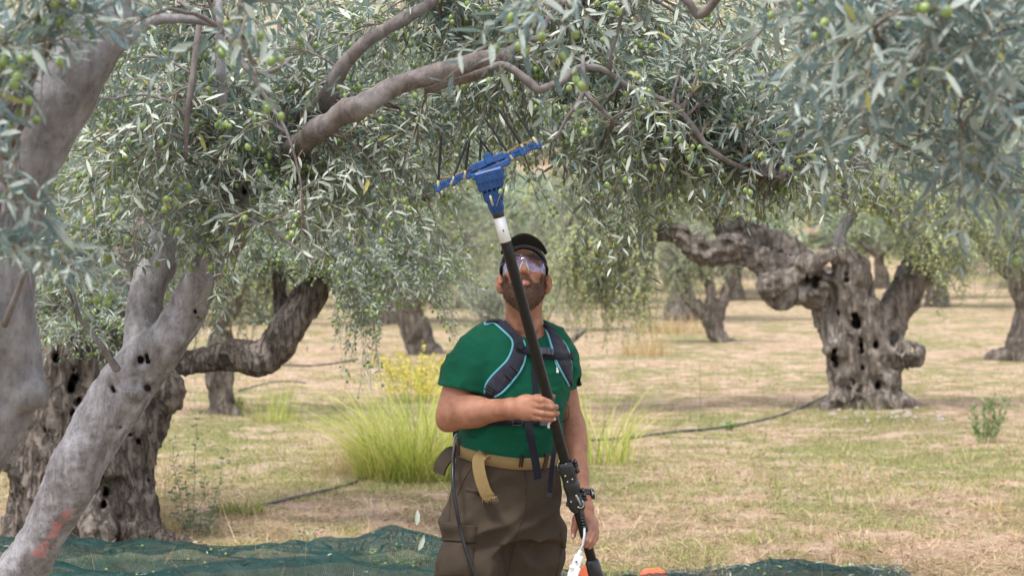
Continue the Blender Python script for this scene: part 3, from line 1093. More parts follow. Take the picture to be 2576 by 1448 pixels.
# --- near branches hanging in from the right, out of focus
t12 = thing('olive_tree', 'out of focus near olive tree whose bluish twigs hang into the upper right corner', 'tree', (2.9, 4.6, 0))
sk12 = [sdf_trunk('trunk', t12, [[(3950, 2200, 4.6, 110), (3900, 1500, 4.6, 100), (3850, 900, 4.6, 85), (3700, 400, 4.5, 70), (3500, 100, 4.4, 50)]], 0.02, 'bark_smooth', big=0.01, fine=.003, freq=7)]
sk12.append(limb(t12, [(3700, 400, 4.5, 50), (3200, 200, 4.3, 35), (2900, 250, 4.2, 22), (2640, 262, 4.1, 12), (2509, 238, 4.1, 9), (2434, 205, 4.1, 8), (2374, 200, 4.1, 9), (2309, 204, 4.1, 9), (2234, 182, 4.1, 8), (2196, 176, 4.1, 8)], 'bark_branch', 10, .12))
sk12.append(limb(t12, [(2196, 176, 4.1, 7), (2200, 215, 4.1, 7), (2245, 300, 4.1, 7), (2256, 330, 4.1, 5), (2350, 350, 4.0, 4), (2460, 400, 4.0, 3)], 'bark_branch', 8, .12))
sk12.append(limb(t12, [(3500, 100, 4.4, 40), (3000, -150, 4.3, 26), (2600, -90, 4.1, 16), (2300, -60, 4.0, 13), (2064, 36, 4.2, 13), (1975, 8, 4.2, 12), (1850, -40, 4.2, 9), (1765, 38, 4.3, 12), (1725, 0, 4.3, 12), (1640, -60, 4.3, 8)], 'bark_branch', 10, .12))
sk12.append(limb(t12, [(2064, 36, 4.2, 9), (2134, 115, 4.2, 9), (2164, 148, 4.2, 7), (2196, 176, 4.1, 5)], 'bark_branch', 8, .12))
sk12.append(limb(t12, [(2900, 250, 4.2, 20), (2750, 450, 4.1, 14), (2640, 480, 4.0, 8), (2500, 470, 4.0, 5), (2380, 400, 4.0, 4)], 'bark_branch', 8, .12))
sk12.append(limb(t12, [(2430, 60, 3.9, 5), (2480, 130, 3.9, 5), (2576, 250, 3.9, 5), (2700, 380, 4, 8)], 'bark_branch', 8, .12))
sk12 = np.vstack(sk12)
bl12 = [blob(*b) for b in [(2300, 70, 3.3, 150, 70, .2, 5), (2480, 130, 3.3, 120, 90, .2, 5), (2120, 70, 3.5, 130, 60, .2, 4), (2480, 330, 3.5, 110, 80, .2, 3), (2370, 330, 3.9, 80, 50, .2, 2),
                            (2490, 450, 3.9, 90, 40, .2, 3), (1960, 50, 3.9, 110, 50, .2, 3), (2200, 170, 3.9, 90, 50, .2, 2), (2620, 250, 3.9, 60, 160, .3, 3), (1380, 10, 3.6, 90, 25, .15, 2),
                            (2560, 20, 3.8, 100, 60, .2, 3), (2850, 200, 4.1, 150, 150, .4, 3)]]
foliage(t12, sk12, bl12, 13, droop=.22, leaf=0.070, tw_per=7, tw_len=(.14, .30), olives=0.14, mat='leaf_near', singles=260, single_olives=40, node=0.030)
# --- the old furrowed olive at the left
D3 = 10.5
t3 = thing('olive_tree', 'massive old olive with furrowed hollow trunk and low bent limb', 'tree', (W(230, 0, D3)[0], D3, 0))
c3 = lambda L: [(u, v, D3 + dy, r) for u, v, dy, r in L]
h3 = lambda u, v, r, L=.35: (W(u, v, D3 - .75), W(u, v, D3 - .75 + L + .35), r, r * .6)
sk3 = [sdf_trunk('trunk', t3, [
    c3([(210, 1420, 0, 150), (215, 1250, 0, 135), (215, 1120, 0, 138), (205, 1000, 0, 130), (215, 900, 0, 105), (240, 820, .1, 90)]),
    c3([(150, 1390, -.1, 95), (125, 1250, 0, 78), (125, 1150, 0, 85), (140, 1030, 0, 88), (175, 920, 0, 75), (160, 800, .1, 60), (120, 660, .2, 45)]),
    c3([(330, 1390, -.15, 80), (300, 1250, -.15, 70), (310, 1120, -.1, 68), (345, 1040, 0, 70), (392, 985, 0, 48)]),
    c3([(110, 1380, 0, 60), (60, 1360, -.05, 42), (25, 1372, -.1, 25)]),
    c3([(300, 1340, -.2, 52), (370, 1345, -.25, 34), (440, 1368, -.3, 20), (500, 1380, -.3, 10)]),
    c3([(240, 1300, -.35, 40), (250, 1370, -.4, 45)]),
    c3([(90, 1180, -.1, 34), (75, 1160, -.1, 30)]),
    c3([(260, 900, 0, 85), (340, 860, .15, 60), (400, 885, .2, 42)]),
    c3([(60, 1290, .1, 40), (80, 1350, 0, 50)])],
    0.015, 'bark_old', big=0.042, fine=0.005, freq=5, k=0.035, stretch=0.4, hole_k=.62, furrow=.020, ffreq=15, twist=.9,
    bumps=[(W(393, 985, D3 - .05), .115), (W(75, 1165, D3 - .1), .10), (W(270, 1170, D3 - .3), .09), (W(160, 1140, D3 - .28), .10), (W(240, 1010, D3 - .28), .08)],
    holes=[h3(188, 945, .065), h3(180, 975, .05), h3(200, 1010, .035), h3(183, 1040, .03), h3(255, 1190, .03), h3(265, 1235, .045), h3(262, 1270, .03), h3(150, 1190, .03),
           h3(330, 1090, .035), h3(345, 1110, .03), h3(142, 900, .05), h3(290, 1150, .02), h3(120, 1085, .025)])]
l3 = c3([(380, 890, .2, 30), (444, 915, .25, 26), (522, 905, .3, 25), (590, 892, .3, 34), (655, 902, .25, 40), (700, 862, .25, 36), (730, 815, .25, 36), (765, 765, .3, 36), (800, 715, .3, 30), (850, 650, .4, 26), (920, 580, .5, 20)])
sk3.append(sdf_trunk('branch', t3, [l3, c3([(655, 905, .25, 25), (668, 925, .2, 12)]), c3([(710, 830, .3, 14), (705, 760, .35, 11), (700, 680, .4, 9)])], 0.012, 'bark_old', big=.012, fine=.003, freq=8, k=.03, stretch=.8, ground=False, furrow=.010, ffreq=22))
sk3.append(limb(t3, c3([(700, 680, .4, 9), (640, 560, .5, 8), (560, 450, .6, 6)]), 'bark_branch', 8))
sk3.append(limb(t3, c3([(920, 580, .5, 20), (1000, 520, .6, 14), (1080, 500, .7, 9)]), 'bark_old', 10))
sk3.append(limb(t3, c3([(850, 650, .4, 20), (800, 480, .6, 16), (760, 300, .8, 11)]), 'bark_old', 10))
sk3.append(limb(t3, c3([(120, 660, .2, 45), (60, 480, .4, 36), (40, 260, .6, 26), (100, 60, .8, 18)]), 'bark_old', 12))
sk3.append(limb(t3, c3([(240, 820, .1, 80), (330, 650, .4, 55), (480, 440, .7, 40), (640, 250, .9, 28), (800, 80, 1, 18)]), 'bark_old', 12))
sk3.append(limb(t3, c3([(480, 440, .7, 36), (420, 240, .9, 26), (400, 60, 1, 18)]), 'bark_old', 12))
sk3 = np.vstack(sk3)
bl3 = [blob(*b) for b in [
    (240, 790, 9.9, 100, 90, .5, 9), (150, 700, 10, 130, 90, .6, 8), (300, 860, 9.8, 50, 50, .3, 4), (200, 860, 9.7, 60, 60, .3, 5), (500, 680, 10.9, 110, 90, .6, 8), (700, 640, 10.4, 130, 90, .6, 12), (860, 640, 10.4, 140, 90, .6, 15),
    (980, 690, 10.3, 120, 90, .5, 12), (1060, 630, 10.5, 80, 100, .5, 9), (930, 780, 10.2, 80, 50, .3, 5), (800, 800, 10.3, 45, 50, .2, 2), (1085, 760, 10.4, 30, 60, .2, 2), (820, 500, 11, 200, 120, .8, 16), (1020, 480, 11, 140, 100, .7, 10),
    (560, 480, 11.4, 220, 150, .9, 16), (200, 480, 11.2, 240, 200, .9, 18), (80, 760, 10.6, 90, 100, .5, 5), (900, 280, 11.4, 260, 160, .9, 16), (500, 200, 11.5, 300, 180, .9, 16), (1150, 180, 11.6, 200, 160, .8, 10), (120, 150, 11.5, 200, 180, .9, 8)]]
foliage(t3, sk3, bl3, 21, clear=[(560, 830, 715, 960, 11.2), (60, 440, 905, 1400, 11), (965, 1110, 780, 1000, 12)], leaf=0.052, tw_per=14, tw_len=(.16, .38), droop=.75, detail=1, olives=1.15, mat='leaf_mid', singles=0, single_olives=300, orad=.0092, node=.024, branch_obj=True)

# --- the old twisted olive at the right
D7 = 19.5
t7 = thing('olive_tree', 'thick knotted old olive with holed trunk and long crooked limb to the left', 'tree', (W(2180, 0, D7)[0], D7, 0))
c7 = lambda L: [(u, v, D7 + dy, r) for u, v, dy, r in L]
h7 = lambda u, v, r: (W(u, v, D7 - 1.0), W(u, v, D7 - .1), r, r * .8)
limb7 = c7([(2140, 735, 0, 48), (2080, 715, 0, 42), (2010, 695, -.05, 34), (1955, 680, -.1, 28), (1905, 650, -.15, 24), (1850, 625, -.2, 20), (1800, 638, -.25, 22), (1768, 643, -.3, 20), (1735, 612, -.3, 15), (1700, 580, -.3, 13), (1660, 578, -.3, 12)])
sk7 = [sdf_trunk('trunk', t7, [
    c7([(2185, 1060, 0, 68), (2182, 960, 0, 56), (2168, 870, 0, 64), (2145, 790, 0, 58), (2120, 730, 0, 52)]),
    c7([(2235, 1040, 0, 30), (2224, 940, .1, 30), (2225, 850, .15, 38), (2245, 790, .2, 28)]),
    c7([(2215, 1020, -.1, 42), (2275, 1026, -.2, 22), (2335, 1038, -.2, 10)]),
    c7([(2130, 1030, -.1, 30), (2120, 930, -.05, 26), (2102, 840, -.05, 27), (2095, 780, 0, 32)]),
    c7([(2130, 990, -.1, 30), (2100, 1030, -.2, 22), (2080, 1045, -.25, 10)]), c7([(2200, 1000, -.2, 34), (2215, 1050, -.35, 20)]),
    c7([(2230, 900, 0, 30), (2288, 884, -.05, 24)]),
    limb7,
    c7([(2150, 705, -.1, 32), (2100, 655, -.15, 22), (2155, 668, 0, 22)]),
    c7([(2060, 735, -.2, 32), (1990, 745, -.25, 20), (1930, 722, -.3, 20)]),
    c7([(1940, 718, -.35, 20), (1990, 690, -.35, 15), (2060, 655, -.3, 14), (2110, 640, -.25, 15)]),
    c7([(2040, 665, .1, 26), (1950, 612, .1, 22), (1880, 590, .1, 26), (1830, 585, .1, 24)]),
    c7([(2240, 815, .2, 28), (2265, 755, .25, 30), (2300, 695, .3, 30), (2330, 620, .4, 26)])],
    0.024, 'bark_old_far', big=0.06, fine=.006, freq=3.6, k=.040, stretch=.5, hole_k=1.3, furrow=.030, ffreq=8, twist=.9,
    bumps=[(W(2290, 884, D7 - .1), .12), (W(2160, 690, D7 - .2), .12), (W(2110, 870, D7 - .2), .10), (W(1935, 722, D7 - .35), .10), (W(2225, 960, D7 - .2), .09)],
    holes=[h7(2152, 808, .085), h7(2160, 815, .06), h7(2110, 790, .04), h7(2165, 862, .05), h7(2168, 880, .045), h7(2203, 868, .05), h7(2098, 895, .07), h7(2103, 912, .05), h7(2208, 968, .045),
           h7(2170, 925, .03), h7(2052, 712, .06), h7(2030, 700, .045), h7(2130, 700, .05), h7(2296, 880, .04), h7(2085, 670, .04)])]
sk7.append(limb(t7, c7([(2115, 650, 0, 19), (2113, 590, 0, 15), (2138, 545, 0, 14), (2160, 512, 0, 13), (2185, 470, 0, 10)]), 'bark_smooth', 10))
sk7.append(limb(t7, c7([(2145, 535, 0, 10), (2128, 490, 0, 9), (2120, 430, 0, 8)]), 'bark_smooth', 8))
sk7.append(limb(t7, c7([(2330, 620, .4, 34), (2360, 500, .5, 26), (2380, 380, .6, 18)]), 'bark_old_far', 10))
sk7.append(limb(t7, c7([(1830, 585, .1, 22), (1780, 520, .1, 14), (1740, 440, 0, 10)]), 'bark_old_far', 10))
sk7.append(limb(t7, c7([(1660, 578, -.3, 14), (1600, 560, -.4, 10), (1500, 560, -.5, 8), (1420, 590, -.5, 5)]), 'bark_old_far', 8))
sk7 = np.vstack(sk7)
bl7 = [blob(*b) for b in [
    (1480, 600, 19, 110, 130, .9, 12), (1590, 600, 19, 110, 120, .9, 14), (1540, 720, 18.8, 100, 80, .8, 9), (1430, 730, 19, 60, 70, .6, 5), (1640, 720, 18.8, 50, 60, .5, 5), (1700, 500, 19.4, 130, 80, 1, 10), (1600, 440, 19.4, 160, 110, 1, 12),
    (1860, 470, 19.8, 140, 70, 1, 10), (2010, 480, 19.8, 110, 80, 1, 8), (1900, 560, 21, 160, 50, .4, 6), (2230, 470, 19.2, 120, 80, 1, 12), (2350, 590, 19, 80, 80, .8, 10), (2270, 560, 19.6, 70, 60, .8, 7), (2440, 540, 19.4, 70, 80, .8, 7), (2390, 620, 19.3, 80, 80, .8, 8), (2380, 480, 19.5, 140, 100, 1, 12), (2100, 420, 19.6, 160, 100, 1, 10),
    (1850, 380, 19.6, 200, 100, 1, 12), (1980, 600, 20.4, 80, 50, .5, 3), (1450, 460, 19.6, 120, 120, 1, 9), (2250, 300, 19.6, 220, 120, 1, 8), (1700, 300, 19.6, 250, 100, 1, 8), (2330, 690, 18.9, 70, 35, .5, 4)]]
foliage(t7, sk7, bl7, 22, leaf=0.058, tw_per=17, tw_len=(.22, .48), droop=.85, detail=1, olives=1.2, clear=[(1655, 2235, 560, 1100, 20.2), (2235, 2335, 690, 1100, 20.2)], mat='leaf_far', omat='olive_y', orad=.0135, node=.025, sub_r=.014, wr=.13)

# --- smaller trees further back
def orchard_tree(label, base, chains, blobs_, seed, mat='bark_old_far', h=.03, leafmat='leaf_far', loc=None, group='olive trees in the background', **kw):
    t = thing('olive_tree', label, 'tree', base, group)
    chains = [[(u, v, d, q * .84) for u, v, d, q in ch] for ch in chains]
    sk = sdf_trunk('trunk', t, chains, h, mat, big=.035, fine=.006, freq=4, k=.05, stretch=.5, furrow=.012, ffreq=9)
    a = dict(leaf=.06, tw_per=15, tw_len=(.3, .65), droop=.8, detail=1, olives=.6, omat='olive_y', orad=.014, node=.032, sub_r=.016, wr=.15, branch_obj=False)
    a.update(kw)
    foliage(t, sk, [blob(*b) for b in blobs_], seed, mat=leafmat, **a)


D4 = 18.6
orchard_tree('slim olive trunk standing under the left tree\'s bent limb', T0(555, 0, D4),
             [[(555, 1070, D4, 34), (553, 1030, D4, 28), (556, 980, D4, 25), (552, 920, D4, 25), (555, 850, D4, 26), (560, 800, D4, 22), (600, 755, D4, 17), (632, 720, D4, 12), (680, 660, D4, 9)],
              [(560, 800, D4, 18), (540, 700, D4, 15), (520, 600, D4, 12)], [(585, 1040, D4 - .1, 14), (600, 1052, D4 - .15, 7)], [(528, 1045, D4 - .1, 14), (510, 1055, D4 - .15, 6)]],
             [(560, 620, D4, 140, 90, .9, 14), (690, 560, D4, 140, 90, .9, 12), (640, 700, D4, 60, 45, .5, 6), (450, 600, D4, 140, 110, 1, 14), (470, 760, D4, 50, 50, .5, 4), (760, 660, D4, 60, 60, .5, 4)], 31, h=.022)
D5 = 30.5
orchard_tree('leaning gnarled olive between the bent limb and the man', T0(1060, 0, D5),
             [[(1068, 905, D5, 42), (1058, 870, D5, 36), (1040, 820, D5, 40), (1022, 780, D5, 36), (1010, 720, D5, 26), (990, 640, D5, 20)], [(1022, 790, D5, 28), (1060, 740, D5, 20), (1090, 660, D5, 15)],
              [(1085, 880, D5, 22), (1105, 892, D5 - .1, 10)]],
             [(1010, 640, D5, 130, 90, 1.4, 16), (1130, 600, D5, 150, 100, 1.4, 18), (1190, 690, D5, 90, 70, 1, 8), (1240, 600, D5, 110, 90, 1.3, 10), (1050, 470, D5, 200, 90, 1.5, 10)], 32)
D6 = 34.6
orchard_tree('forked olive standing left of the knotted old trunk', T0(1805, 0, D6),
             [[(1815, 875, D6, 28), (1800, 835, D6, 20), (1775, 795, D6, 17), (1750, 765, D6, 18), (1722, 730, D6, 13), (1700, 690, D6, 10)], [(1795, 835, D6, 18), (1803, 790, D6, 16), (1822, 745, D6, 14), (1838, 700, D6, 12), (1843, 650, D6, 10)],
              [(1775, 790, D6, 12), (1790, 740, D6, 12), (1770, 690, D6, 14)], [(1840, 866, D6, 10), (1865, 872, D6 - .1, 5)]],
             [(1640, 610, D6, 90, 70, 1.2, 9), (1760, 640, D6, 90, 50, 1.2, 9), (1860, 640, D6, 60, 60, 1, 5), (1800, 560, D6, 160, 70, 1.4, 12), (1700, 700, D6, 60, 40, .8, 4)], 33)
DB = 40.0
orchard_tree('broad low crowned olive right behind the man, trunk hidden by him', T0(1345, 0, DB),
             [[(1345, 845, DB, 22), (1350, 790, DB, 17), (1340, 740, DB, 15), (1330, 680, DB, 10)], [(1345, 745, DB, 12), (1400, 700, DB, 10), (1470, 660, DB, 7)]],
             [(1200, 600, DB, 90, 80, 1.6, 12), (1300, 560, DB, 130, 90, 1.8, 16), (1430, 600, DB, 120, 90, 1.8, 18), (1520, 680, DB, 80, 70, 1.2, 10), (1230, 690, DB, 60, 50, 1, 6), (1420, 720, DB, 60, 40, 1, 5), (1560, 560, DB, 120, 80, 1.6, 10)], 35)
D8 = 28.7
orchard_tree('dark twisted olive cut by the right edge of the photo', T0(2575, 0, D8),
             [[(2575, 925, D8, 46), (2565, 880, D8, 38), (2570, 830, D8, 22), (2580, 780, D8, 22), (2562, 720, D8, 20), (2545, 660, D8, 18)], [(2550, 895, D8, 24), (2510, 893, D8, 16), (2480, 905, D8, 8)],
              [(2465, 628, D8, 9), (2500, 660, D8, 11), (2540, 690, D8, 12), (2600, 706, D8, 12), (2640, 770, D8, 14)], [(2640, 920, D8, 40), (2640, 800, D8, 30), (2640, 680, D8, 24)]],
             [(2480, 570, D8, 110, 60, 1.2, 10), (2560, 620, D8, 80, 50, 1.2, 8), (2600, 500, D8, 120, 90, 1.4, 10), (2450, 480, D8, 120, 90, 1.4, 8)], 34)

# --- a pale young bush of upright shoots behind the man's shoulders
tb = thing('olive_bush', 'pale silvery bush of upright young shoots behind the man', 'bush', T0(1310, 0, 23))
skb = np.array([W(1310 + q * 18, 850 - abs(q) * 4, 23) for q in range(-5, 6)])
foliage(tb, skb, [blob(*b) for b in [(1200, 720, 23, 50, 60, .5, 8), (1280, 720, 23.3, 80, 70, .5, 8), (1390, 740, 23, 40, 50, .5, 6), (1240, 780, 23, 60, 40, .5, 5)]], 41, leaf=.05, tw_per=16, tw_len=(.2, .45), droop=.25,
        upright=1.0, detail=1, olives=0, mat='leaf_silver', node=.024, sub_r=.008, branch_obj=False, wr=.11)
tb2 = thing('olive_bush', 'bright silver leaved bush far behind the bent limb', 'bush', T0(650, 0, 45))
skb = np.array([W(640 + q * 9, 800, 45) for q in range(-4, 5)])
foliage(tb2, skb, [blob(*b) for b in [(660, 750, 45, 60, 50, 1, 12), (610, 720, 45, 50, 50, 1, 8), (680, 790, 45, 45, 25, .6, 8)]], 42, leaf=.085, tw_per=16, tw_len=(.3, .6), droop=.3, upright=.6, detail=1, olives=0, mat='leaf_silver', node=.05, sub_r=.012, branch_obj=False, wr=.16)


# --- orchard rows climbing the hillside: shared meshes, every tree a thing
def far_variant(seed):
    r = np.random.default_rng(seed)
    ln = r.uniform(-.5, .5)
    pts = np.array([[0, 0, -.3], [ln * .3, 0, .5], [ln * .7, .1, 1.1], [ln, .1, 1.5]])
    g = [tube_geo(*smooth_path(pts, [.42, .30, .30, .26], 4), 8, .4, seed)]
    tips = []
    for k in range(4):
        a = k * 1.6 + r.uniform(0, 1)
        p = np.array([pts[-1], pts[-1] + [math.cos(a) * .7, math.sin(a) * .7, .6], pts[-1] + [math.cos(a) * 1.4, math.sin(a) * 1.4, 1.4]])
        g.append(tube_geo(*smooth_path(p, [.2, .14, .08], 4), 6, .3, seed + k))
        tips.append(p[-1])
    v, p = join_geo(g)
    tm = mesh_np('trunk', v, p)
    tm.materials.append(MAT['bark_old_far'])
    n = 7500
    # clumps on lobes with gaps, some hanging low
    nl = 34
    e = norm(r.normal(size=(nl, 3)))
    lc = e * np.array([2.5, 2.5, 1.45]) * r.uniform(.45, 1, (nl, 1)) + np.array([0, 0, 2.9])
    lc[:, 2] = np.maximum(lc[:, 2], 1.1)
    li = r.integers(0, nl, n)
    B = lc[li] + norm(r.normal(size=(n, 3))) * (r.random((n, 1)) ** .4) * np.array([.75, .75, .62])
    D = norm(r.normal(size=(n, 3)) + np.array([0, 0, -.5]))
    Nn = norm(np.cross(D, r.normal(size=(n, 3))) + np.array([0, 0, .8]))
    V, pl = leaves_geo(B, D, Nn, r.uniform(.12, .26, n), r.uniform(.03, .055, n), 1)
    cm = mesh_np('crown', V, pl, False)
    cm.materials.append(MAT['leaf_far'])
    return tm, cm


FV = [far_variant(60 + i) for i in range(4)]
rr = random.Random(5)
named = {(-.35, 58): 0}
fixed = [(2358, 58, 'second trunk right of the knotted old olive, pale crown above'), (1543, 60, 'dark trunk seen just right of the man\'s head and shoulder, drooping crown'), (2412, 84, 'small far olive at the right between the knotted trunk and the right edge'),
         (1712, 47, 'olive whose trunk shows behind the forked olive'), (705, 62, 'far olive seen through the gap above the bent limb')]
spots = [(W(u, 0, d)[0], d, lb) for u, d, lb in fixed]
y = 43.0
row = 0
while y < 175:
    half = y * .30 * 1.12 + 3
    step = 6.6 if y < 85 else 6.4
    x = -half + (row % 2) * 3.2
    while x < half:
        px, py = x + rr.uniform(-1.6, 1.6), y + rr.uniform(-1.6, 1.6)
        if all((px - a) ** 2 + (py - b) ** 2 > 27 for a, b, _ in spots) and not (py < 57 and 1.5 < px < 13):
            spots.append((px, py, None))
        x += step
    y += 8.2 if y < 85 else 9.0
    row += 1
for i, (px, py, lb) in enumerate(spots):
    tm, cm = FV[i % 4]
    base = (px, py, float(ground_z(px, py)))
    uu = px / py * F + 1288
    where = ('at the far left behind the blurred trunk' if uu < 250 else 'seen between the pale trunk and the bent limb' if uu < 800 else 'seen between the bent limb and the man' if uu < 1180 else
             'directly behind the man' if uu < 1460 else 'seen between the man and the knotted olive' if uu < 2050 else 'behind and right of the knotted olive')
    gl = ('olive tree in the level rows ' if py < 62 else 'olive tree at the hill foot ' if py < 90 else 'olive tree halfway uphill ' if py < 130 else 'small olive high on the hillside ') + where
    t = thing('olive_tree', lb or gl, 'tree', base, 'olive trees on the far hillside' if lb is None else 'olive trees in the background')
    t.rotation_euler = (0, 0, rr.uniform(0, 6.28))
    s = rr.uniform(1.0, 1.4)
    t.scale = (s, s, s * rr.uniform(.9, 1.1))
    for nm, me in (('trunk', tm), ('crown', cm)):
        o = bpy.data.objects.new(nm, me)
        link(o, t)
        if nm == 'crown':
            o['kind'] = 'stuff'


# ================================================================== low plants
def grass_tuft(name, label, cat, u, v, n, hh, wid, rad, mat, seed, lean=.5, group=None, azim=None):
    r = np.random.default_rng(seed)
    d = 1.7 * F / (v - 650)
    c = W(u, v, d)
    base = np.array([c[0], d, float(ground_z(c[0], d))])
    a = r.uniform(0, 2 * np.pi, n)
    rr_ = rad * np.sqrt(r.random(n)) * .6
    b = base + np.stack([np.cos(a) * rr_, np.sin(a) * rr_ * .7, a * 0 - .01], -1)
    h = hh * r.uniform(.35, 1.15, n) * (1 - .45 * (rr_ / (rad * .6)) ** 2)
    a2 = a + r.normal(size=n) * .8
    l = h * lean * r.uniform(.2, 1.4, n)
    K = 5
    s = np.linspace(0, 1, K)
    dirv = np.stack([np.cos(a2), np.sin(a2), a * 0], -1)
    P = b[:, None] + dirv[:, None] * (s ** 1.7)[None, :, None] * l[:, None, None]
    P[..., 2] += (s[None] * (1 - .25 * s[None] * (l / h)[:, None])) * h[:, None]
    side = np.stack([-np.sin(a2 + r.normal(size=n)), np.cos(a2), a * 0], -1)
    w = wid * (1 - s) ** .7 * r.uniform(.6, 1.3, n)[:, None]
    w = np.maximum(w, wid * .12)
    V = np.stack([P - side[:, None] * w[..., None], P + side[:, None] * w[..., None]], 2).reshape(-1, 3)
    i = np.arange(n)[:, None] * K * 2 + np.arange(K - 1)[None] * 2
    q = np.stack([i, i + 1, i + 3, i + 2], -1).reshape(-1, 4)
    t = thing(name, label, cat, base, group)
    obj('blades', mesh_np('blades', V, [q]), MAT[mat], t, stuff=True)
    return t, base, P


grass_tuft('grass_tuft', 'large yellow green clump of tall grass left of the man, behind his elbow', 'grass clump', 1055, 1195, 1400, 1.0, .0048, .85, 'tall_grass', 71, .95)
grass_tuft('grass_tuft', 'tall green grass clump right of the man, behind his watch arm', 'grass clump', 1500, 1165, 190, 1.0, .0042, .6, 'tall_grass', 72, .8)
grass_tuft('grass_tuft', 'green grass at the foot of the knotted old trunk', 'grass clump', 2190, 1060, 260, .26, .003, .9, 'grass', 73, .9)
grass_tuft('grass_tuft', 'low green tuft in front of the thin olive suckers', 'grass clump', 600, 1292, 260, .20, .003, .30, 'grass', 74, .8)
grass_tuft('grass_tuft', 'tall dry grass beside the base of the furrowed old trunk', 'grass clump', 385, 1345, 160, .75, .0016, .35, 'tall_straw', 75, .45)
grass_tuft('grass_tuft', 'wispy upright green grass right of the slim trunk', 'grass clump', 690, 1060, 140, .5, .004, .5, 'tall_grass', 76, .4)
grass_tuft('grass_tuft', 'yellowish wisp of grass beyond the man\'s left shoulder', 'grass clump', 1620, 895, 160, .6, .008, .8, 'tall_straw', 77, .4)
grass_tuft('grass_tuft', 'orange brown dead weeds on the far orchard floor', 'grass clump', 1700, 838, 200, .7, .012, 1.6, 'tall_straw', 78, .6)
grass_tuft('grass_tuft', 'green clump against the foot of the slim trunk', 'grass clump', 590, 1040, 90, .25, .008, .14, 'grass', 79, .6)


def yellow_weed():
    t, base, P = grass_tuft('flowering_weed', 'yellow flowering weed behind the grass clump left of the man', 'weed', 1075, 1010, 90, .80, .006, .80, 'tall_grass', 81, .75)
    r = np.random.default_rng(82)
    n = 3600
    i = r.integers(0, 90, n)
    s = r.uniform(.45, 1, n) * 4
    s0 = np.minimum(s.astype(int), 3)
    p = P[i, s0] + (P[i, s0 + 1] - P[i, s0]) * (s - s0)[:, None] + r.normal(size=(n, 3)) * .022
    V, pl = leaves_geo(p, norm(r.normal(size=(n, 3))), norm(r.normal(size=(n, 3))), np.full(n, .034), np.full(n, .012), 1)
    obj('flowers', mesh_np('flowers', V, pl, False), plain('yellow_flower', (.60, .50, .09), .6, 40, .2), t, stuff=True)


yellow_weed()


def stem_plant(name, label, cat, u, v, stems, mat, seed, leaf=.02, wid=.16, spread=.1, pairs=26, stem_r=.0022, leaf_up=.3):
    r = np.random.default_rng(seed)
    d = 1.7 * F / (v - 650)
    c = W(u, v, d)
    base = np.array([c[0], d, float(ground_z(c[0], d))])
    t = thing(name, label, cat, base)
    B, D = [], []
    for (dx, top) in stems:
        zt = CAMH + d * (650 - top) / F
        p0 = base + np.array([dx * .35 * d / F, r.uniform(-.03, .03), -.02])
        p1 = np.array([base[0] + dx * d / F, d + r.uniform(-.05, .05), zt])
        q = np.linspace(0, 1, 7)[:, None]
        P = p0 + (p1 - p0) * q + r.normal(size=(7, 3)) * .006
        tube('stem', P, np.linspace(stem_r, stem_r * .4, 7), MAT['twig'], t, seg=5, per=2)
        for k in range(pairs):
            f = r.uniform(.1, 1) * 6
            f0 = min(int(f), 5)
            a = r.uniform(0, 6.28)
            for s in (0, math.pi):
                B.append(P[f0] + (P[f0 + 1] - P[f0]) * (f - f0) + r.normal(size=3) * spread * .12)
                D.append([math.cos(a + s), math.sin(a + s), leaf_up + r.uniform(-.3, .3)])
    B, D = np.array(B), norm(np.array(D))
    n = len(B)
    Nn = norm(np.array([0, 0, 1.]) + r.normal(size=(n, 3)) * .5)
    L = leaf * r.uniform(.6, 1.3, n)
    V, pl = leaves_geo(B, D, Nn, L, L * wid, 2)
    obj('leaves', mesh_np('leaves', V, pl), MAT[mat], t, stuff=True)
    return t


MAT['weed_leaf'] = leaf_mat('weed_leaf', (.14, .27, .06), (.22, .33, .12), dust=(.2, .3, .12), yellow=.05)
MAT['sucker_leaf'] = leaf_mat('sucker_leaf', (.07, .13, .05), (.20, .26, .15), yellow=.03)
stem_plant('olive_sucker', 'thin upright olive suckers with small dark leaves right of the furrowed trunk', 'sapling', 488, 1352,
           [(0, 1050), (-52, 1110), (85, 1125), (-20, 1200), (30, 1190), (-60, 1230), (60, 1250)], 'sucker_leaf', 91, .038, .20, pairs=30, stem_r=.0036)
stem_plant('weed', 'low red stemmed weed behind the net peak', 'weed', 770, 1372, [(0, 1318), (-25, 1325), (28, 1322), (10, 1335), (-10, 1330)], 'weed_leaf', 92, .02, .38, pairs=8)
stem_plant('weed', 'bright green bushy weed at the right edge of the photo', 'weed', 2475, 1112, [(0, 1000), (-22, 1020), (20, 990), (45, 1005), (70, 985), (-30, 1050), (30, 1040), (10, 1015)], 'weed_leaf', 93, .055, .10, pairs=34, stem_r=.004, leaf_up=1.2)
stem_plant('weed', 'single dead brown stalk left of the knotted trunk', 'weed', 1765, 1052, [(-5, 918)], 'twig', 94, .012, .2, pairs=4, stem_r=.006)
stem_plant('weed', 'small weed below the right hose', 'weed', 1835, 1080, [(0, 1062), (-8, 1064), (9, 1066)], 'weed_leaf', 95, .05, .25, pairs=8)
stem_plant('weed', 'spindly green weed beyond the forked olive\'s shade', 'weed', 1592, 795, [(0, 752), (-12, 762), (10, 765)], 'weed_leaf', 96, .10, .2, pairs=18, stem_r=.008)
stem_plant('weed', 'sprig of green weed poking through the net at the left of the man', 'weed', 985, 1462, [(0, 1345), (-45, 1385), (70, 1350), (95, 1375), (30, 1370)], 'weed_leaf', 97, .022, .14, pairs=30, stem_r=.003)
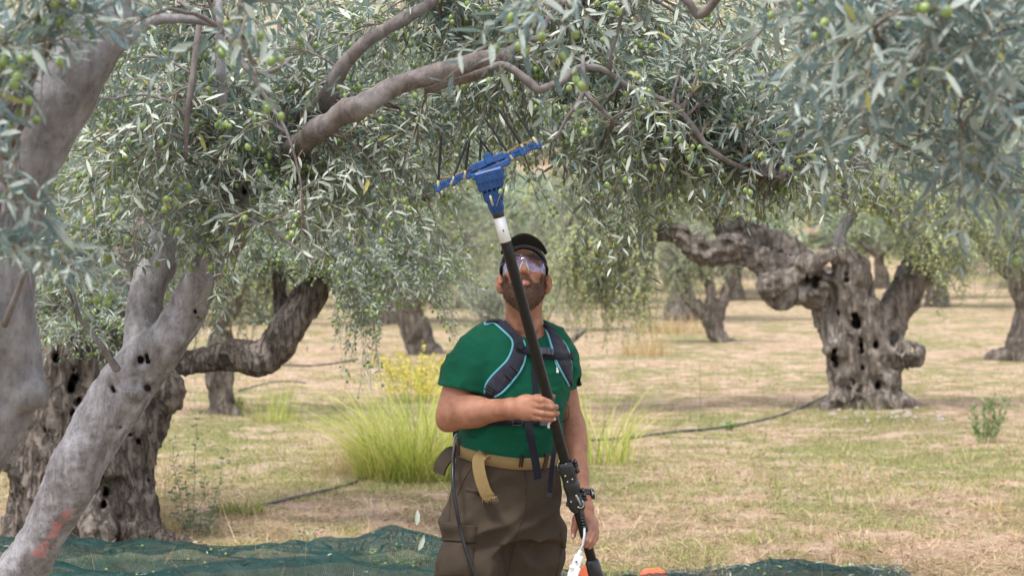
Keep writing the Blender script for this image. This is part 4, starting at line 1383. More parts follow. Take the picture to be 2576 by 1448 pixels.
stem_plant('weed', 'dark reddish weed low behind the man\'s left arm', 'weed', 1430, 820, [(0, 770), (-14, 775), (16, 778)], 'twig', 98, .06, .2, pairs=16, stem_r=.006)


# --- hoses on the ground
def hose(label, pts, r, seed, col='hose'):
    P = []
    for u, v in pts:
        d = 1.7 * F / (v - 650)
        c = W(u, v, d)
        P.append([c[0], d, float(ground_z(c[0], d)) + r * .8])
    P = np.array(P)
    q, rd = smooth_path(P, np.full(len(P), r), 8)
    v_, p_ = join_geo([tube_geo(q, rd, 8)])
    o = obj('irrigation_hose', mesh_np('irrigation_hose', v_, p_), MAT[col])
    tag(o, label, 'hose', 'black irrigation hoses lying in the grass')


MAT['hose'] = plain('black_polyethylene_hose', (.035, .037, .045), .5, 12, .5, dirt=(.25, .2, .15))
hose('black irrigation hose curving from the grass clump left of the man', [(640, 1280), (740, 1255), (830, 1235), (880, 1218), (930, 1195), (975, 1168), (1005, 1148), (1040, 1120)], .012, 1)
hose('black irrigation hose running to the knotted old trunk', [(1480, 1112), (1590, 1103), (1690, 1090), (1790, 1078), (1850, 1070), (1930, 1055), (2000, 1030), (2060, 1003), (2085, 992)], .014, 2)
hose('thin hose lying right of the slim trunk', [(600, 985), (660, 970), (720, 962), (770, 966)], .012, 3)
hose('short dark hose beyond the grass left of the man', [(700, 918), (780, 921), (850, 914), (900, 905)], .016, 4)

# --- stones round the knotted trunk, a felled stick
r_ = np.random.default_rng(99)
iv, if_ = ICO2
for k in range(26):
    u = r_.uniform(2085, 2370)
    v = r_.uniform(1030, 1062)
    d = 1.7 * F / (v - 650)
    c = W(u, v, d)
    s = r_.uniform(.018, .045)
    vv = iv * (1 + .25 * noise(iv * 1.7 + k * 3)[:, None]) * s * np.array([1.2, 1, .7])
    o = bpy.data.objects.new('stone', mesh_np('stone', vv, [if_]))
    if k == 0:
        MAT['stone'] = plain('pale_stone', (.36, .31, .26), .9, 30, .3, .01)
    o.data.materials.append(MAT['stone'])
    link(o)
    o.location = (c[0], d, float(ground_z(c[0], d)) + s * .3)
    tag(o, 'small pale stone on the bare soil round the foot of the knotted old trunk', 'stone', 'pale stones round the knotted trunk')
o = tube('stick', [W(1425, 868, 24), W(1450, 845, 24), W(1475, 828, 24)], [.035, .05, .04], MAT['bark_old_far'], None, 8, 4, .2)
tag(o, 'broken pale branch stub sticking up beyond the man\'s left shoulder', 'branch')
grass_tuft('grass_tuft', 'dry straw coloured stalks mixed through the clump left of the man', 'grass clump', 1030, 1190, 380, .95, .0026, 1.2, 'tall_straw', 101, 1.2)
for i, (u, v, n, hh, lb) in enumerate([(2080, 1180, 70, .10, 'small green tuft on the open floor below the knotted trunk'), (1700, 1250, 60, .09, 'small tuft low at the right of the man\'s watch'), (2300, 1330, 80, .10, 'small tuft in the lower right foreground'),
                                      (1900, 1360, 70, .08, 'small tuft above the right mound of net'), (800, 1150, 70, .12, 'small tuft between the sucker shoots and the tall clump'), (700, 1215, 60, .10, 'small tuft beyond the left hose'),
                                      (2500, 1290, 90, .16, 'brownish tuft near the lower right edge'), (1560, 1290, 60, .10, 'small tuft just right of the man\'s hand')]):
    grass_tuft('grass_tuft', lb, 'grass clump', u, v, n, hh, .0022, .22, 'grass' if i % 3 else 'tall_straw', 110 + i, 1.1)


# --- scrub on the hillside between and above the rows
def hillside_scrub():
    r = np.random.default_rng(77)
    n = 2600
    y = r.uniform(88, 330, n) ** 1
    x = r.uniform(-1, 1, n) * y * .36
    c = np.stack([x, y, ground_z(x, y)], -1)
    s = r.uniform(.8, 2.4, n)
    k = 34
    e = norm(r.normal(size=(n, k, 3)))
    e[..., 2] = np.abs(e[..., 2])
    B = (c[:, None] + e * (s[:, None, None] * r.random((n, k, 1)) ** .35) * np.array([1, 1, .9])).reshape(-1, 3)
    m = len(B)
    D = norm(r.normal(size=(m, 3)))
    Nn = norm(np.cross(D, r.normal(size=(m, 3))) + [0, 0, .8])
    V, pl = leaves_geo(B, D, Nn, r.uniform(.35, .75, m), r.uniform(.10, .18, m), 1)
    o = obj('hillside_scrub', mesh_np('hillside_scrub', V, pl, False), MAT['leaf_far'])
    tag(o, 'pale green scrub covering the hillside above the orchard rows', 'scrub', kind='stuff')


hillside_scrub()


def leaf_litter():
    r = np.random.default_rng(88)
    n = 9000
    v = r.uniform(790, 1480, n)
    y = 1.7 * F / (v - 650)
    x = r.uniform(-1, 1, n) * y * .36
    B = np.stack([x, y, ground_z(x, y) + r.uniform(.004, .03, n)], -1)
    a = r.uniform(0, 6.28, n)
    D = norm(np.stack([np.cos(a), np.sin(a), r.normal(size=n) * .25], -1))
    Nn = norm(np.array([0, 0, 1.]) + r.normal(size=(n, 3)) * .35)
    L = r.uniform(.03, .07, n)
    V, pl = leaves_geo(B, D, Nn, L, L * .13, 1)
    m = plain('dead_leaf', (.20, .13, .075), .8, 18, .6)
    tag(obj('leaf_litter', mesh_np('leaf_litter', V, pl, False), m), 'fallen brown olive leaves strewn over the orchard floor', 'leaf litter', kind='stuff')
    # bits of dry stalk lying flat
    n = 5000
    v = r.uniform(800, 1480, n)
    y = 1.7 * F / (v - 650)
    x = r.uniform(-1, 1, n) * y * .36
    B = np.stack([x, y, ground_z(x, y) + .012], -1)
    a = r.uniform(0, 6.28, n)
    D = norm(np.stack([np.cos(a), np.sin(a), r.normal(size=n) * .3], -1))
    L = r.uniform(.08, .28, n)
    V, pl = leaves_geo(B, D, norm(np.array([0, 0, 1.]) + r.normal(size=(n, 3)) * .3), L, np.full(n, .0022), 1)
    tag(obj('fallen_stalks', mesh_np('fallen_stalks', V, pl, False), MAT['straw']), 'broken dry stalks lying on the orchard floor', 'straw', kind='stuff')


leaf_litter()
# ================================================================== the man
MAN = thing('person', 'bearded man in green T-shirt and brown trousers looking up, holding a long pole', 'person', (W(1262, 0, 6.06)[0], 6.06, 0))
PSI = R(20)
XL = np.array([math.cos(PSI), math.sin(PSI), 0])
FR = np.array([math.sin(PSI), -math.cos(PSI), 0])


def skin_mat():
    m, nt, bs = M('sunburnt_skin')
    p = geopos(nt)
    f = tex_noise(nt, p, 22, 5, 0.6)
    f2 = tex_noise(nt, p, 240, 3, 0.6)
    c = ramp(nt, f, [(0.3, (0.235, 0.098, 0.058)), (0.7, (0.38, 0.182, 0.115))])
    c = mixc(nt, math_n(nt, 'MULTIPLY', ramp(nt, f2, [(0.55, (0, 0, 0)), (0.75, (1, 1, 1))]), 0.35), c, (0.33, 0.15, 0.09))
    nt.links.new(c, bs.inputs['Base Color'])
    bs.inputs['Roughness'].default_value = 0.55
    bs.inputs['Specular IOR Level'].default_value = 0.35
    bs.inputs['Subsurface Weight'].default_value = 0.12
    bs.inputs['Subsurface Radius'].default_value = (0.02, 0.008, 0.004)
    bs.inputs['Subsurface Scale'].default_value = 0.5
    bump(nt, bs, f2, 0.0012, 0.6)
    return m


def cloth_mat(name, col, amt=0.2, weave=900, rough=0.9, bmp=0.001, dirt=None, blot=9, sheen=0.15):
    m, nt, bs = M(name)
    p = geopos(nt)
    f = tex_noise(nt, p, blot, 6, 0.65)
    w = tex_noise(nt, p, weave, 2, 0.5)
    h = math_n(nt, 'ADD', math_n(nt, 'MULTIPLY', f, 0.75), math_n(nt, 'MULTIPLY', w, 0.25))
    c = ramp(nt, h, [(0.3, tuple(x * (1 - amt) for x in col)), (0.7, tuple(x * (1 + amt) for x in col))])
    if dirt:
        f2 = tex_noise(nt, p, 30, 6, 0.75)
        c = mixc(nt, math_n(nt, 'MULTIPLY', ramp(nt, f2, [(0.5, (0, 0, 0)), (0.8, (1, 1, 1))]), 0.5), c, dirt)
    nt.links.new(c, bs.inputs['Base Color'])
    bs.inputs['Roughness'].default_value = rough
    bs.inputs['Specular IOR Level'].default_value = 0.2
    bs.inputs['Sheen Weight'].default_value = sheen
    bump(nt, bs, math_n(nt, 'ADD', w, math_n(nt, 'MULTIPLY', f, 1.5)), bmp, 0.8)
    return m


MAT['skin'] = skin_mat()
MAT['shirt'] = cloth_mat('dark_green_cotton', (0.003, 0.078, 0.042), 0.2, sheen=.03)
MAT['trouser'] = cloth_mat('brown_ripstop', (0.056, 0.041, 0.029), 0.28, 700, dirt=(.075, .058, .043), sheen=0)
MAT['strap'] = cloth_mat('charcoal_strap_fabric', (0.028, 0.028, 0.042), 0.35, 700, dirt=(.09, .075, .06), sheen=.05)
MAT['webbing'] = cloth_mat('black_webbing', (0.016, 0.017, 0.026), 0.3, 1200, sheen=.05)
MAT['belt'] = cloth_mat('khaki_webbing', (0.24, 0.165, 0.070), 0.2, 1500)
MAT['cap'] = cloth_mat('black_cap_cloth', (0.010, 0.010, 0.012), 0.3, 900, sheen=.05)
MAT['piping'] = cloth_mat('light_blue_piping', (0.13, 0.40, 0.48), 0.2, 600)
MAT['black_plastic'] = plain('black_plastic', (0.012, 0.013, 0.016), 0.35, 60, 0.3)
MAT['buckle'] = plain('grey_black_plastic', (0.035, 0.038, 0.055), 0.4, 60, 0.3)
MAT['boot'] = plain('brown_boot_leather', (.10, .07, .045), .7, 30, .3)

TH = R(25)
HC = W(1318, 710, 6.06)
HM = np.stack([np.array([1., 0, 0]), np.array([0, -math.cos(TH), math.sin(TH)]), np.array([0, math.sin(TH), math.cos(TH)])], 1)
HL = lambda x, f, z: HC + HM @ np.array([x, f, z])


def head_prims(f, e=0.0, ears=True):
    ell = lambda c, r, k=.012, sub=False: f.ell(HL(*c), np.array(r) + (-e if sub else e), k, HM, sub)
    cone = lambda a, b, ra, rb, k=.01, sub=False: f.cone(HL(*a), HL(*b), ra + e, rb + e, k, sub)
    ell((0, -.018, .052), (.076, .098, .088), .0)
    ell((0, .030, .0), (.068, .078, .098), .02)
    ell((0, .040, -.062), (.056, .056, .046), .025)
    cone((0, .082, -.092), (0, .078, -.086), .02, .02, .02)
    cone((-.052, .0, -.05), (-.025, .075, -.088), .018, .014, .025)
    cone((.052, .0, -.05), (.025, .075, -.088), .018, .014, .025)
    for s in (-1, 1):
        ell((s * .043, .076, -.004), (.022, .024, .02), .015)
        cone((s * .012, .101, .052), (s * .046, .084, .053), .011, .008, .01)
        ell((s * .033, .104, .032), (.016, .012, .012), .01, True)
        ell((s * .033, .087, .033), (.0155, .0125, .0115), .004)
    cone((0, .099, .036), (0, .117, -.002), .009, .0115, .008)
    ell((0, .119, -.008), (.0125, .0125, .011), .006)
    for s in (-1, 1):
        ell((s * .0135, .109, -.013), (.0085, .011, .009), .005)
        ell((s * .0075, .113, -.022), (.004, .006, .006), .002, True)
    ell((0, .088, -.046), (.03, .02, .022), .015)
    if ears:
        for s in (-1, 1):
            ell((s * .086, -.008, .0), (.015, .020, .034), .006)
            ell((s * .081, -.010, -.028), (.010, .010, .012), .008)
            ell((s * .100, .006, .004), (.010, .012, .021), .004, True)
            cone((s * .088, .008, -.006), (s * .080, .012, -.006), .005, .006, .004)


ZL = lambda v: 1.7 + (650 - v) / 709.6


def loft(levels, e=0.0, pw=2.3):
    """levels: (v, centre u, depth, half width, half depth)"""
    L = sorted([(ZL(v), W(u, 0, d)[0], d, a, b) for v, u, d, a, b in levels])
    A = np.array(L)

    def f(P):
        z = P[..., 2]
        cx, cy, a, b = (np.interp(z, A[:, 0], A[:, i]) for i in (1, 2, 3, 4))
        dx, dy = P[..., 0] - cx, P[..., 1] - cy
        x = dx * XL[0] + dy * XL[1]
        y = dx * FR[0] + dy * FR[1]
        a, b = a + e, b + e
        r = (np.abs(x / a) ** pw + np.abs(y / b) ** pw) ** (1 / pw)
        d = (r - 1) * np.minimum(a, b)
        return np.maximum(d, np.maximum(z - A[-1, 0] - e, A[0, 0] - z))
    return f


torso = [(800, 1316, 6.09, .05, .05), (812, 1315, 6.10, .085, .07), (828, 1311, 6.10, .125, .088), (850, 1306, 6.09, .160, .103), (880, 1302, 6.08, .178, .118), (930, 1301, 6.07, .188, .133), (980, 1299, 6.06, .184, .138), (1030, 1294, 6.05, .178, .140),
         (1080, 1284, 6.05, .179, .145), (1120, 1277, 6.05, .180, .145), (1160, 1274, 6.06, .172, .132), (1175, 1274, 6.06, .160, .120)]
# ---- skin: head, neck, arms and hands are one surface
S1, E1, Wr1 = W(1178, 915, 6.0), W(1137, 1043, 5.94), W(1288, 1027, 5.80)
S2, E2, Wr2 = W(1412, 895, 6.14), W(1438, 1068, 6.15), W(1466, 1246, 5.99)
fb = Field((-.32, 5.62, .62), (.34, 6.26, 1.90), .0036)
head_prims(fb)
fb.cone(HL(0, -.02, -.04), W(1316, 850, 6.10), .060, .073, .025)
fb.cone(HL(0, .02, -.08), W(1320, 832, 6.06), .045, .052, .03)
for s in (-1, 1):
    fb.cone(HL(s * .05, -.03, -.03), W(1322 + s * 20, 828, 6.01), .014, .013, .02)
fb.fn((-.25, 5.85, .95), (.28, 6.26, 1.5), loft(torso, -.016), .02)
fb.cone(S1, E1, .050, .052, .03)
fb.cone(S2 - [0, 0, .02], E2, .038, .043, .02)
fb.ell(W(1145, 1005, 5.95), (.048, .052, .07), .03)
# right forearm and elbow
fb.cone(E1, Wr1, .053, .034, .02)
fb.ell(W(1188, 1034, 5.895), (.075, .050, .052), .03)
fb.ell(W(1122, 1062, 5.95), (.030, .032, .030), .02)
# right hand round the pole
KN = [(1346, 1003, 5.747), (1350, 1019, 5.737), (1349, 1035, 5.737), (1346, 1049, 5.745)]
fb.cone(Wr1, W(1318, 1026, 5.775), .033, .031, .02)
fb.ell(W(1326, 1013, 5.772), (.040, .026, .030), .02)
fb.ell(W(1328, 1035, 5.768), (.038, .024, .030), .02)
for k in KN:
    fb.cone(W(1310, 0.4 * k[1] + .6 * 1026, 5.77), W(*k), .016, .0125, .012)
FG = [([(1364, 1007, 5.722), (1381, 1013, 5.728), (1386, 1014, 5.735)], (.0140, .0125, .010)),
      ([(1366, 1020, 5.718), (1388, 1024, 5.722), (1399, 1023, 5.742)], (.0118, .0112, .0092)),
      ([(1366, 1038, 5.720), (1390, 1041, 5.724), (1402, 1039, 5.745)], (.0112, .0108, .0090)),
      ([(1364, 1052, 5.728), (1383, 1055, 5.730), (1394, 1053, 5.745)], (.0098, .0092, .0076))]
for k, (pts, rad) in zip(KN, FG):
    q = [(W(*k), .0125)] + [(W(*p), r_) for p, r_ in zip(pts, rad)]
    fb.chain(q, .003)
fb.chain([(W(1322, 1008, 5.79), .017), (W(1352, 1000, 5.80), .0125), (W(1378, 999, 5.795), .0110), (W(1391, 997, 5.785), .0095)], .006)
# left forearm and hand
fb.cone(E2, Wr2, .0455, .0275, .02)
fb.ell(W(1444, 1110, 6.12), (.042, .044, .075), .03)
fb.ell(W(1478, 1287, 5.94), (.023, .024, .038), .02)
fb.cone(Wr2, W(1474, 1275, 5.96), .026, .024, .02)
for (ku, kv, kd), pts, rr_ in [((1481, 1312, 5.895), [(1478, 1340, 5.84), (1471, 1358, 5.806), (1464, 1366, 5.804)], .0105),
                              ((1488, 1314, 5.91), [(1489, 1344, 5.855), (1481, 1362, 5.822), (1473, 1371, 5.815)], .0108),
                              ((1494, 1315, 5.925), [(1497, 1345, 5.875), (1491, 1364, 5.842), (1483, 1375, 5.832)], .0100),
                              ((1496, 1312, 5.945), [(1501, 1336, 5.90), (1499, 1352, 5.872), (1493, 1362, 5.860)], .0088)]:
    fb.chain([(W(1477, 1290, 5.93), .017), (W(ku, kv, kd), .0125)] + [(W(*p), rr_ * q) for p, q in zip(pts, (1.05, 1, .85))], .004)
fb.chain([(W(1462, 1280, 5.95), .016), (W(1450, 1303, 5.93), .0135), (W(1445, 1328, 5.91), .0115), (W(1442, 1347, 5.90), .0092)], .006)
body = obj('body', fb.mesh('body'), MAT['skin'], MAN)

# nails
def nail(c, n, up, w, l):
    n, up = norm(np.array(n, float)), norm(np.array(up, float))
    s = np.cross(n, up)
    geo = box_geo(np.array(c), s, up, n, w, l, .0008, .6)
    geo_obj('fingernail', [geo], MAT['nail'], MAN)


MAT['nail'] = plain('fingernail', (.62, .40, .34), .3, 60, .1)
for p in [(1385, 1013, 5.724), (1401, 1023, 5.733), (1404, 1039, 5.737), (1396, 1053, 5.738)]:
    nail(W(*p), (.75, -.66, .1), (.6, .7, .05), .0045, .0055)
nail(W(1441, 1346, 5.8905), (-.2, -1, .1), (0, 0, 1), .005, .0065)

# ---- lips, eyes, brows, beard
MAT['lip'] = plain('lips', (.46, .17, .14), .45, 60, .15)
f = Field(HC + [-.05, -.16, -.08], HC + [.05, .05, .06], .0022)
f.cone(HL(-.021, .100, -.0475), HL(0, .108, -.0435), .0035, .0055, .003)
f.cone(HL(.021, .100, -.0475), HL(0, .108, -.0435), .0035, .0055, .003)
f.cone(HL(-.019, .099, -.050), HL(0, .106, -.0535), .004, .0068, .002)
f.cone(HL(.019, .099, -.050), HL(0, .106, -.0535), .004, .0068, .002)
f.cone(HL(-.022, .108, -.0485), HL(.022, .108, -.0485), .0012, .0012, .001, True)
obj('lips', f.mesh('lips'), MAT['lip'], MAN)
MAT['eye'] = plain('eye_white', (.75, .72, .70), .2, 30, .05)
MAT['iris'] = plain('brown_iris', (.06, .04, .025), .15, 300, .3)
MAT['hair'] = plain('dark_hair', (.045, .026, .016), .6, 200, .4)
MAT['beard'] = plain('reddish_brown_beard', (.078, .036, .019), .7, 160, .5, .002)
for s in (-1, 1):
    e = obj('eye', mesh_np('eye', ICO2[0] * .0122 + HL(s * .033, .0865, .033), [ICO2[1]]), MAT['eye'], MAN)
    obj('iris', mesh_np('iris', (ICO2[0] * np.array([.0055, .0055, .0055])) + HL(s * .033, .0945, .0325), [ICO2[1]]), MAT['iris'], e)
    f = Field(HL(s * .03, .09, .05) - .04, HL(s * .03, .09, .05) + .04, .0022)
    f.chain([(HL(s * .014, .108, .056), .0045), (HL(s * .032, .104, .062), .0045), (HL(s * .05, .090, .057), .0025)], .003)
    obj('eyebrow', f.mesh('eyebrow'), MAT['hair'], MAN)
f = Field(HC + [-.10, -.20, -.20], HC + [.10, .10, .06], .003)
head_prims(f, .0045, False)
f.cone(HL(0, .045, -.09), HL(0, .068, -.112), .04, .032, .02)


def beard_cut(P):
    q = (P - HC) @ HM
    x, fw, z = np.abs(q[..., 0]), q[..., 1], q[..., 2]
    n = noise(q * 90) * .004
    zt = np.interp(x, [0, .012, .026, .038, .055, .068, .08], [-.027, -.025, -.036, -.046, -.034, -.004, .02])
    d = np.maximum(z - zt, .012 - fw + np.clip(-z - .05, 0, 1) * .4)
    m = np.sqrt((x / .0225) ** 2 + ((z + .0485) / .0095) ** 2 + ((fw - .105) / .05) ** 2)
    d = np.maximum(d, (1 - m) * .008)
    # bare patch either side of the chin tuft
    m = np.sqrt(((x - .020) / .015) ** 2 + ((z + .068) / .011) ** 2)
    d = np.maximum(d, (1 - m) * .008 - .003)
    return d + n


sl, P = f.win(f.lo, f.lo + f.h * f.n)
f.a[sl] = np.maximum(f.a[sl] + noise(P * 160)[..., ] * .0018 - .001 * noise(P * 60), beard_cut(P))
bme = f.mesh('beard')
beard = obj('beard', bme, MAT['beard'], MAN)
# short hairs standing off the beard
vv = np.empty(len(bme.vertices) * 3, np.float32)
bme.vertices.foreach_get('co', vv)
nn = np.empty(len(bme.vertices) * 3, np.float32)
bme.vertices.foreach_get('normal', nn)
vv, nn = vv.reshape(-1, 3), nn.reshape(-1, 3)
r_ = np.random.default_rng(3)
ii = r_.choice(len(vv), 9000)
b_ = vv[ii] + r_.normal(size=(9000, 3)) * .001
dr = norm(nn[ii] + np.array([0, 0, -.9]) + r_.normal(size=(9000, 3)) * .35)
keep_ = (nn[ii] @ HM[:, 1]) > -.2
b_, dr = b_[keep_], dr[keep_]
sd_ = norm(np.cross(dr, r_.normal(size=dr.shape))) * .00035
Ln = r_.uniform(.004, .010, len(b_))[:, None]
V = np.stack([b_ - sd_, b_ + sd_, b_ + dr * Ln], 1).reshape(-1, 3)
obj('hairs', mesh_np('hairs', V, [np.arange(len(V)).reshape(-1, 3)], False), MAT['beard'], beard, stuff=True)
# arm hair along the right forearm and the left one
HB, HD = [], []
for A, B, ra, rb, n in ((E1, Wr1, .060, .036, 900), (E2, Wr2, .05, .030, 700)):
    t = r_.uniform(.1, 1, n)
    p = A + (B - A) * t[:, None]
    ax = norm(B - A)
    e = norm(np.cross(np.tile(ax, (n, 1)), r_.normal(size=(n, 3))))
    HB.append(p + e * (ra + (rb - ra) * t)[:, None] * .98)
    HD.append(norm(e * .8 + ax * .7 + r_.normal(size=(n, 3)) * .4))
HB, HD = np.vstack(HB), np.vstack(HD)
sd_ = norm(np.cross(HD, r_.normal(size=HD.shape))) * .00022
V = np.stack([HB - sd_, HB + sd_, HB + HD * r_.uniform(.006, .014, (len(HB), 1))], 1).reshape(-1, 3)
obj('arm_hair', mesh_np('arm_hair', V, [np.arange(len(V)).reshape(-1, 3)], False), MAT['hair'], MAN, stuff=True)
# close cropped hair at the temples
f = Field(HC + [-.10, -.10, -.06], HC + [.10, .16, .16], .004)
f.ell(HL(0, -.018, .050), (.0785, .1005, .089), 0, HM)


def hair_cut(P):
    q = (P - HC) @ HM
    return np.maximum(q[..., 1] - .035 + np.abs(q[..., 2] - .03) * .3, -.035 - q[..., 2])


sl, P = f.win(f.lo, f.lo + f.h * f.n)
f.a[sl] = np.maximum(f.a[sl], hair_cut(P))
obj('hair', f.mesh('hair'), MAT['hair'], MAN)

# ---- cap
f = Field(HC + [-.12, -.20, -.10], HC + [.12, .20, .24], .0035)
f.ell(HL(0, -.018, .056), (.086, .108, .096), 0, HM)


def cap_cut(P):
    q = (P - HC) @ HM
    return np.interp(q[..., 1], [-.12, 0, .05, .08, .1], [-.008, .026, .078, .101, .112]) - q[..., 2]


sl, P = f.win(f.lo, f.lo + f.h * f.n)
q = (P - HC) @ HM
seam = np.abs(np.sin(3 * np.arctan2(q[..., 1] + .018, q[..., 0])))
f.a[sl] = np.maximum(f.a[sl] + .0012 * np.exp(-(seam / .06) ** 2), cap_cut(P))
f.ell(HL(0, -.018, .052), (.081, .103, .090), .002, HM, True)
cap = obj('cap', f.mesh('cap'), MAT['cap'], MAN)
# brim: a curved sheet with thickness
na, nb = 33, 10
T, B = [], []
for i in range(na):
    a = -1.25 + 2.5 * i / (na - 1)
    for j in range(nb):
        s = j / (nb - 1)
        x = math.sin(a) * (.077 + .010 * s)
        fw = .018 + .073 * math.cos(a) + s * .078 * max(math.cos(a * 1.18), 0) ** .8
        z = .105 + .003 * s - .20 * abs(x) ** 1.25 * (1 + .5 * s) - .012 * (1 - math.cos(a))
        T.append(HL(x, fw, z + .0045))
        B.append(HL(x, fw, z))
V = np.array(T + B)
i = (np.arange(na - 1)[:, None] * nb + np.arange(nb - 1)[None])
q = np.stack([i, i + 1, i + nb + 1, i + nb], -1).reshape(-1, 4)
o_ = na * nb
e1 = np.array([[a, a + 1, a + 1 + o_, a + o_] for a in range(nb - 1)] + [[(na - 1) * nb + a, (na - 1) * nb + a + 1, (na - 1) * nb + a + 1 + o_, (na - 1) * nb + a + o_] for a in range(nb - 1)]
              + [[a * nb + nb - 1, (a + 1) * nb + nb - 1, (a + 1) * nb + nb - 1 + o_, a * nb + nb - 1 + o_] for a in range(na - 1)])
obj('brim', mesh_np('brim', V, [np.vstack([q, q[:, ::-1] + o_]), e1]), MAT['cap'], cap)
o = obj('cap_button', mesh_np('cap_button', ICO1[0] * [.006, .006, .003] + HL(0, -.018, .153), [ICO1[1]]), MAT['cap'], cap)

# ---- safety glasses
def lens_mat():
    m, nt, bs = M('clear_safety_lens')
    tr = N(nt, 'ShaderNodeBsdfTransparent')
    tr.inputs['Color'].default_value = (.80, .82, .92, 1)
    gl = N(nt, 'ShaderNodeBsdfGlossy')
    gl.inputs['Roughness'].default_value = .04
    gl.inputs['Color'].default_value = (.50, .62, 1.0, 1)  # blue of the reflected sky is put into the gloss colour
    fr = N(nt, 'ShaderNodeLayerWeight')
    fr.inputs['Blend'].default_value = .5
    ms = N(nt, 'ShaderNodeMixShader')
    nt.links.new(math_n(nt, 'ADD', math_n(nt, 'MULTIPLY', math_n(nt, 'POWER', fr.outputs['Facing'], 2.0), .6), .13), ms.inputs[0])
    nt.links.new(tr.outputs[0], ms.inputs[1])
    nt.links.new(gl.outputs[0], ms.inputs[2])
    nt.links.new(ms.outputs[0], nt.nodes['Material Output'].inputs['Surface'])
    return m


MAT['lens'] = lens_mat()
MAT['clear'] = plain('clear_plastic_edge', (.55, .55, .58), .2, 60, .1)
gl = bpy.data.objects.new('safety_glasses', None)
link(gl, MAN)
gl.location = (0, 0, 0)
na, nb = 41, 9
V, top, low = [], [], []
for i in range(na):
    a = -1.22 + 2.44 * i / (na - 1)
    x = .080 * math.sin(a)
    fw = .016 + .104 * math.cos(a)
    z1 = .051 - .05 * abs(a) ** 2 * .12
    z0 = -.007 + .028 * math.exp(-(x / .011) ** 2) + .012 * max(0, abs(a) - .95) * 3
    for j in range(nb):
        s = j / (nb - 1)
        V.append(HL(x, fw + .006 * math.sin(s * math.pi), z0 + (z1 - z0) * s))
    low.append(V[-nb])
    top.append(V[-1])
i = (np.arange(na - 1)[:, None] * nb + np.arange(nb - 1)[None])
q = np.stack([i, i + 1, i + nb + 1, i + nb], -1).reshape(-1, 4)
base_ = np.array(MAN.location)
V = np.array(V)
o = obj('lens', mesh_np('lens', V, [q]), MAT['lens'], gl)
tube('frame', top, .0032, MAT['black_plastic'], gl, 6, 1)
tube('lens_edge', low, .0007, MAT['clear'], gl, 5, 1)
for s in (-1, 1):
    a = 1.22 * s  # hinge
    tube('temple', [HL(.080 * math.sin(a), .016 + .104 * math.cos(a), .046), HL(s * .084, .03, .040), HL(s * .083, -.005, .034)], [.005, .0035, .003], MAT['black_plastic'], gl, 6, 3)
    tube('nose_pad', [HL(s * .006, .126, .022), HL(s * .013, .120, .006), HL(s * .017, .115, -.006)], [.0015, .0022, .0018], MAT['clear'], gl, 6, 3)

# ---- T-shirt
def folds(P, amp):
    q = P.copy()
    amp = amp * (1 + 1.2 * np.clip(1.15 - q[:, 2], 0, .2) * 5)[...]
    d = .55 * noise(q * np.array([9, 9, 16]) + 3) + .45 * (1 - 2 * np.abs(noise(q * np.array([7, 7, 11]) + np.stack([q[:, 2] * 3, q[:, 0] * 0, q[:, 0] * 2], -1))))
    e = 1 - 2.2 * np.abs(noise(np.stack([q[:, 0] * 9 - q[:, 2] * 16, q[:, 1] * 9, q[:, 2] * 15 + q[:, 0] * 13], -1)))
    e2 = 1 - 2.2 * np.abs(noise(np.stack([q[:, 0] * 16 + q[:, 2] * 11, q[:, 1] * 12 + 5, q[:, 2] * 11 - q[:, 0] * 20], -1) + 3))
    side = np.clip(np.abs(q[:, 0] - .02) * 6 - .35, .25, .65)
    return -amp * d - (.0085 * np.clip(e, 0, 1) + .0065 * np.clip(e2, 0, 1) - .0045) * side


f = Field((-.33, 5.80, .92), (.34, 6.30, 1.56), .0045)
f.fn(f.lo, f.lo + f.h * f.n, loft([(v, u, d, a, b) for v, u, d, a, b in torso], .0), .02)
f.chain([(W(1295, 850, 6.10), .062), (W(1232, 853, 6.06), .053), (W(1185, 885, 6.01), .056)], .04)
f.chain([(W(1335, 850, 6.11), .060), (W(1383, 862, 6.13), .048), (W(1412, 898, 6.14), .050)], .04)
f.chain([(W(1184, 896, 6.0), .064), (W(1166, 936, 5.98), .071), (W(1158, 978, 5.965), .078)], .035)
f.chain([(W(1410, 906, 6.14), .050), (W(1420, 940, 6.145), .049), (W(1428, 970, 6.15), .050)], .03)
# chest and belly
f.ell(W(1262, 935, 5.99), (.075, .05, .07), .04)
f.ell(W(1375, 940, 6.01), (.060, .05, .07), .04)
f.ell(W(1300, 1085, 5.99), (.12, .075, .10), .05)
f.displace(lambda P: folds(P, .0070), .03)


def hem(p, n):
    p, n = np.array(p), norm(np.array(n, float))
    return lambda P: -((P - p) @ n)


# cut the sleeves at their hems: everything beyond the hem plane near the arm goes
def cutter(p, n, c, rad):
    hf = hem(p, n)

    def g(P):
        s = np.linalg.norm(P - np.array(c), axis=-1) - rad
        return np.maximum(-hf(P) * -1, s)
    return g


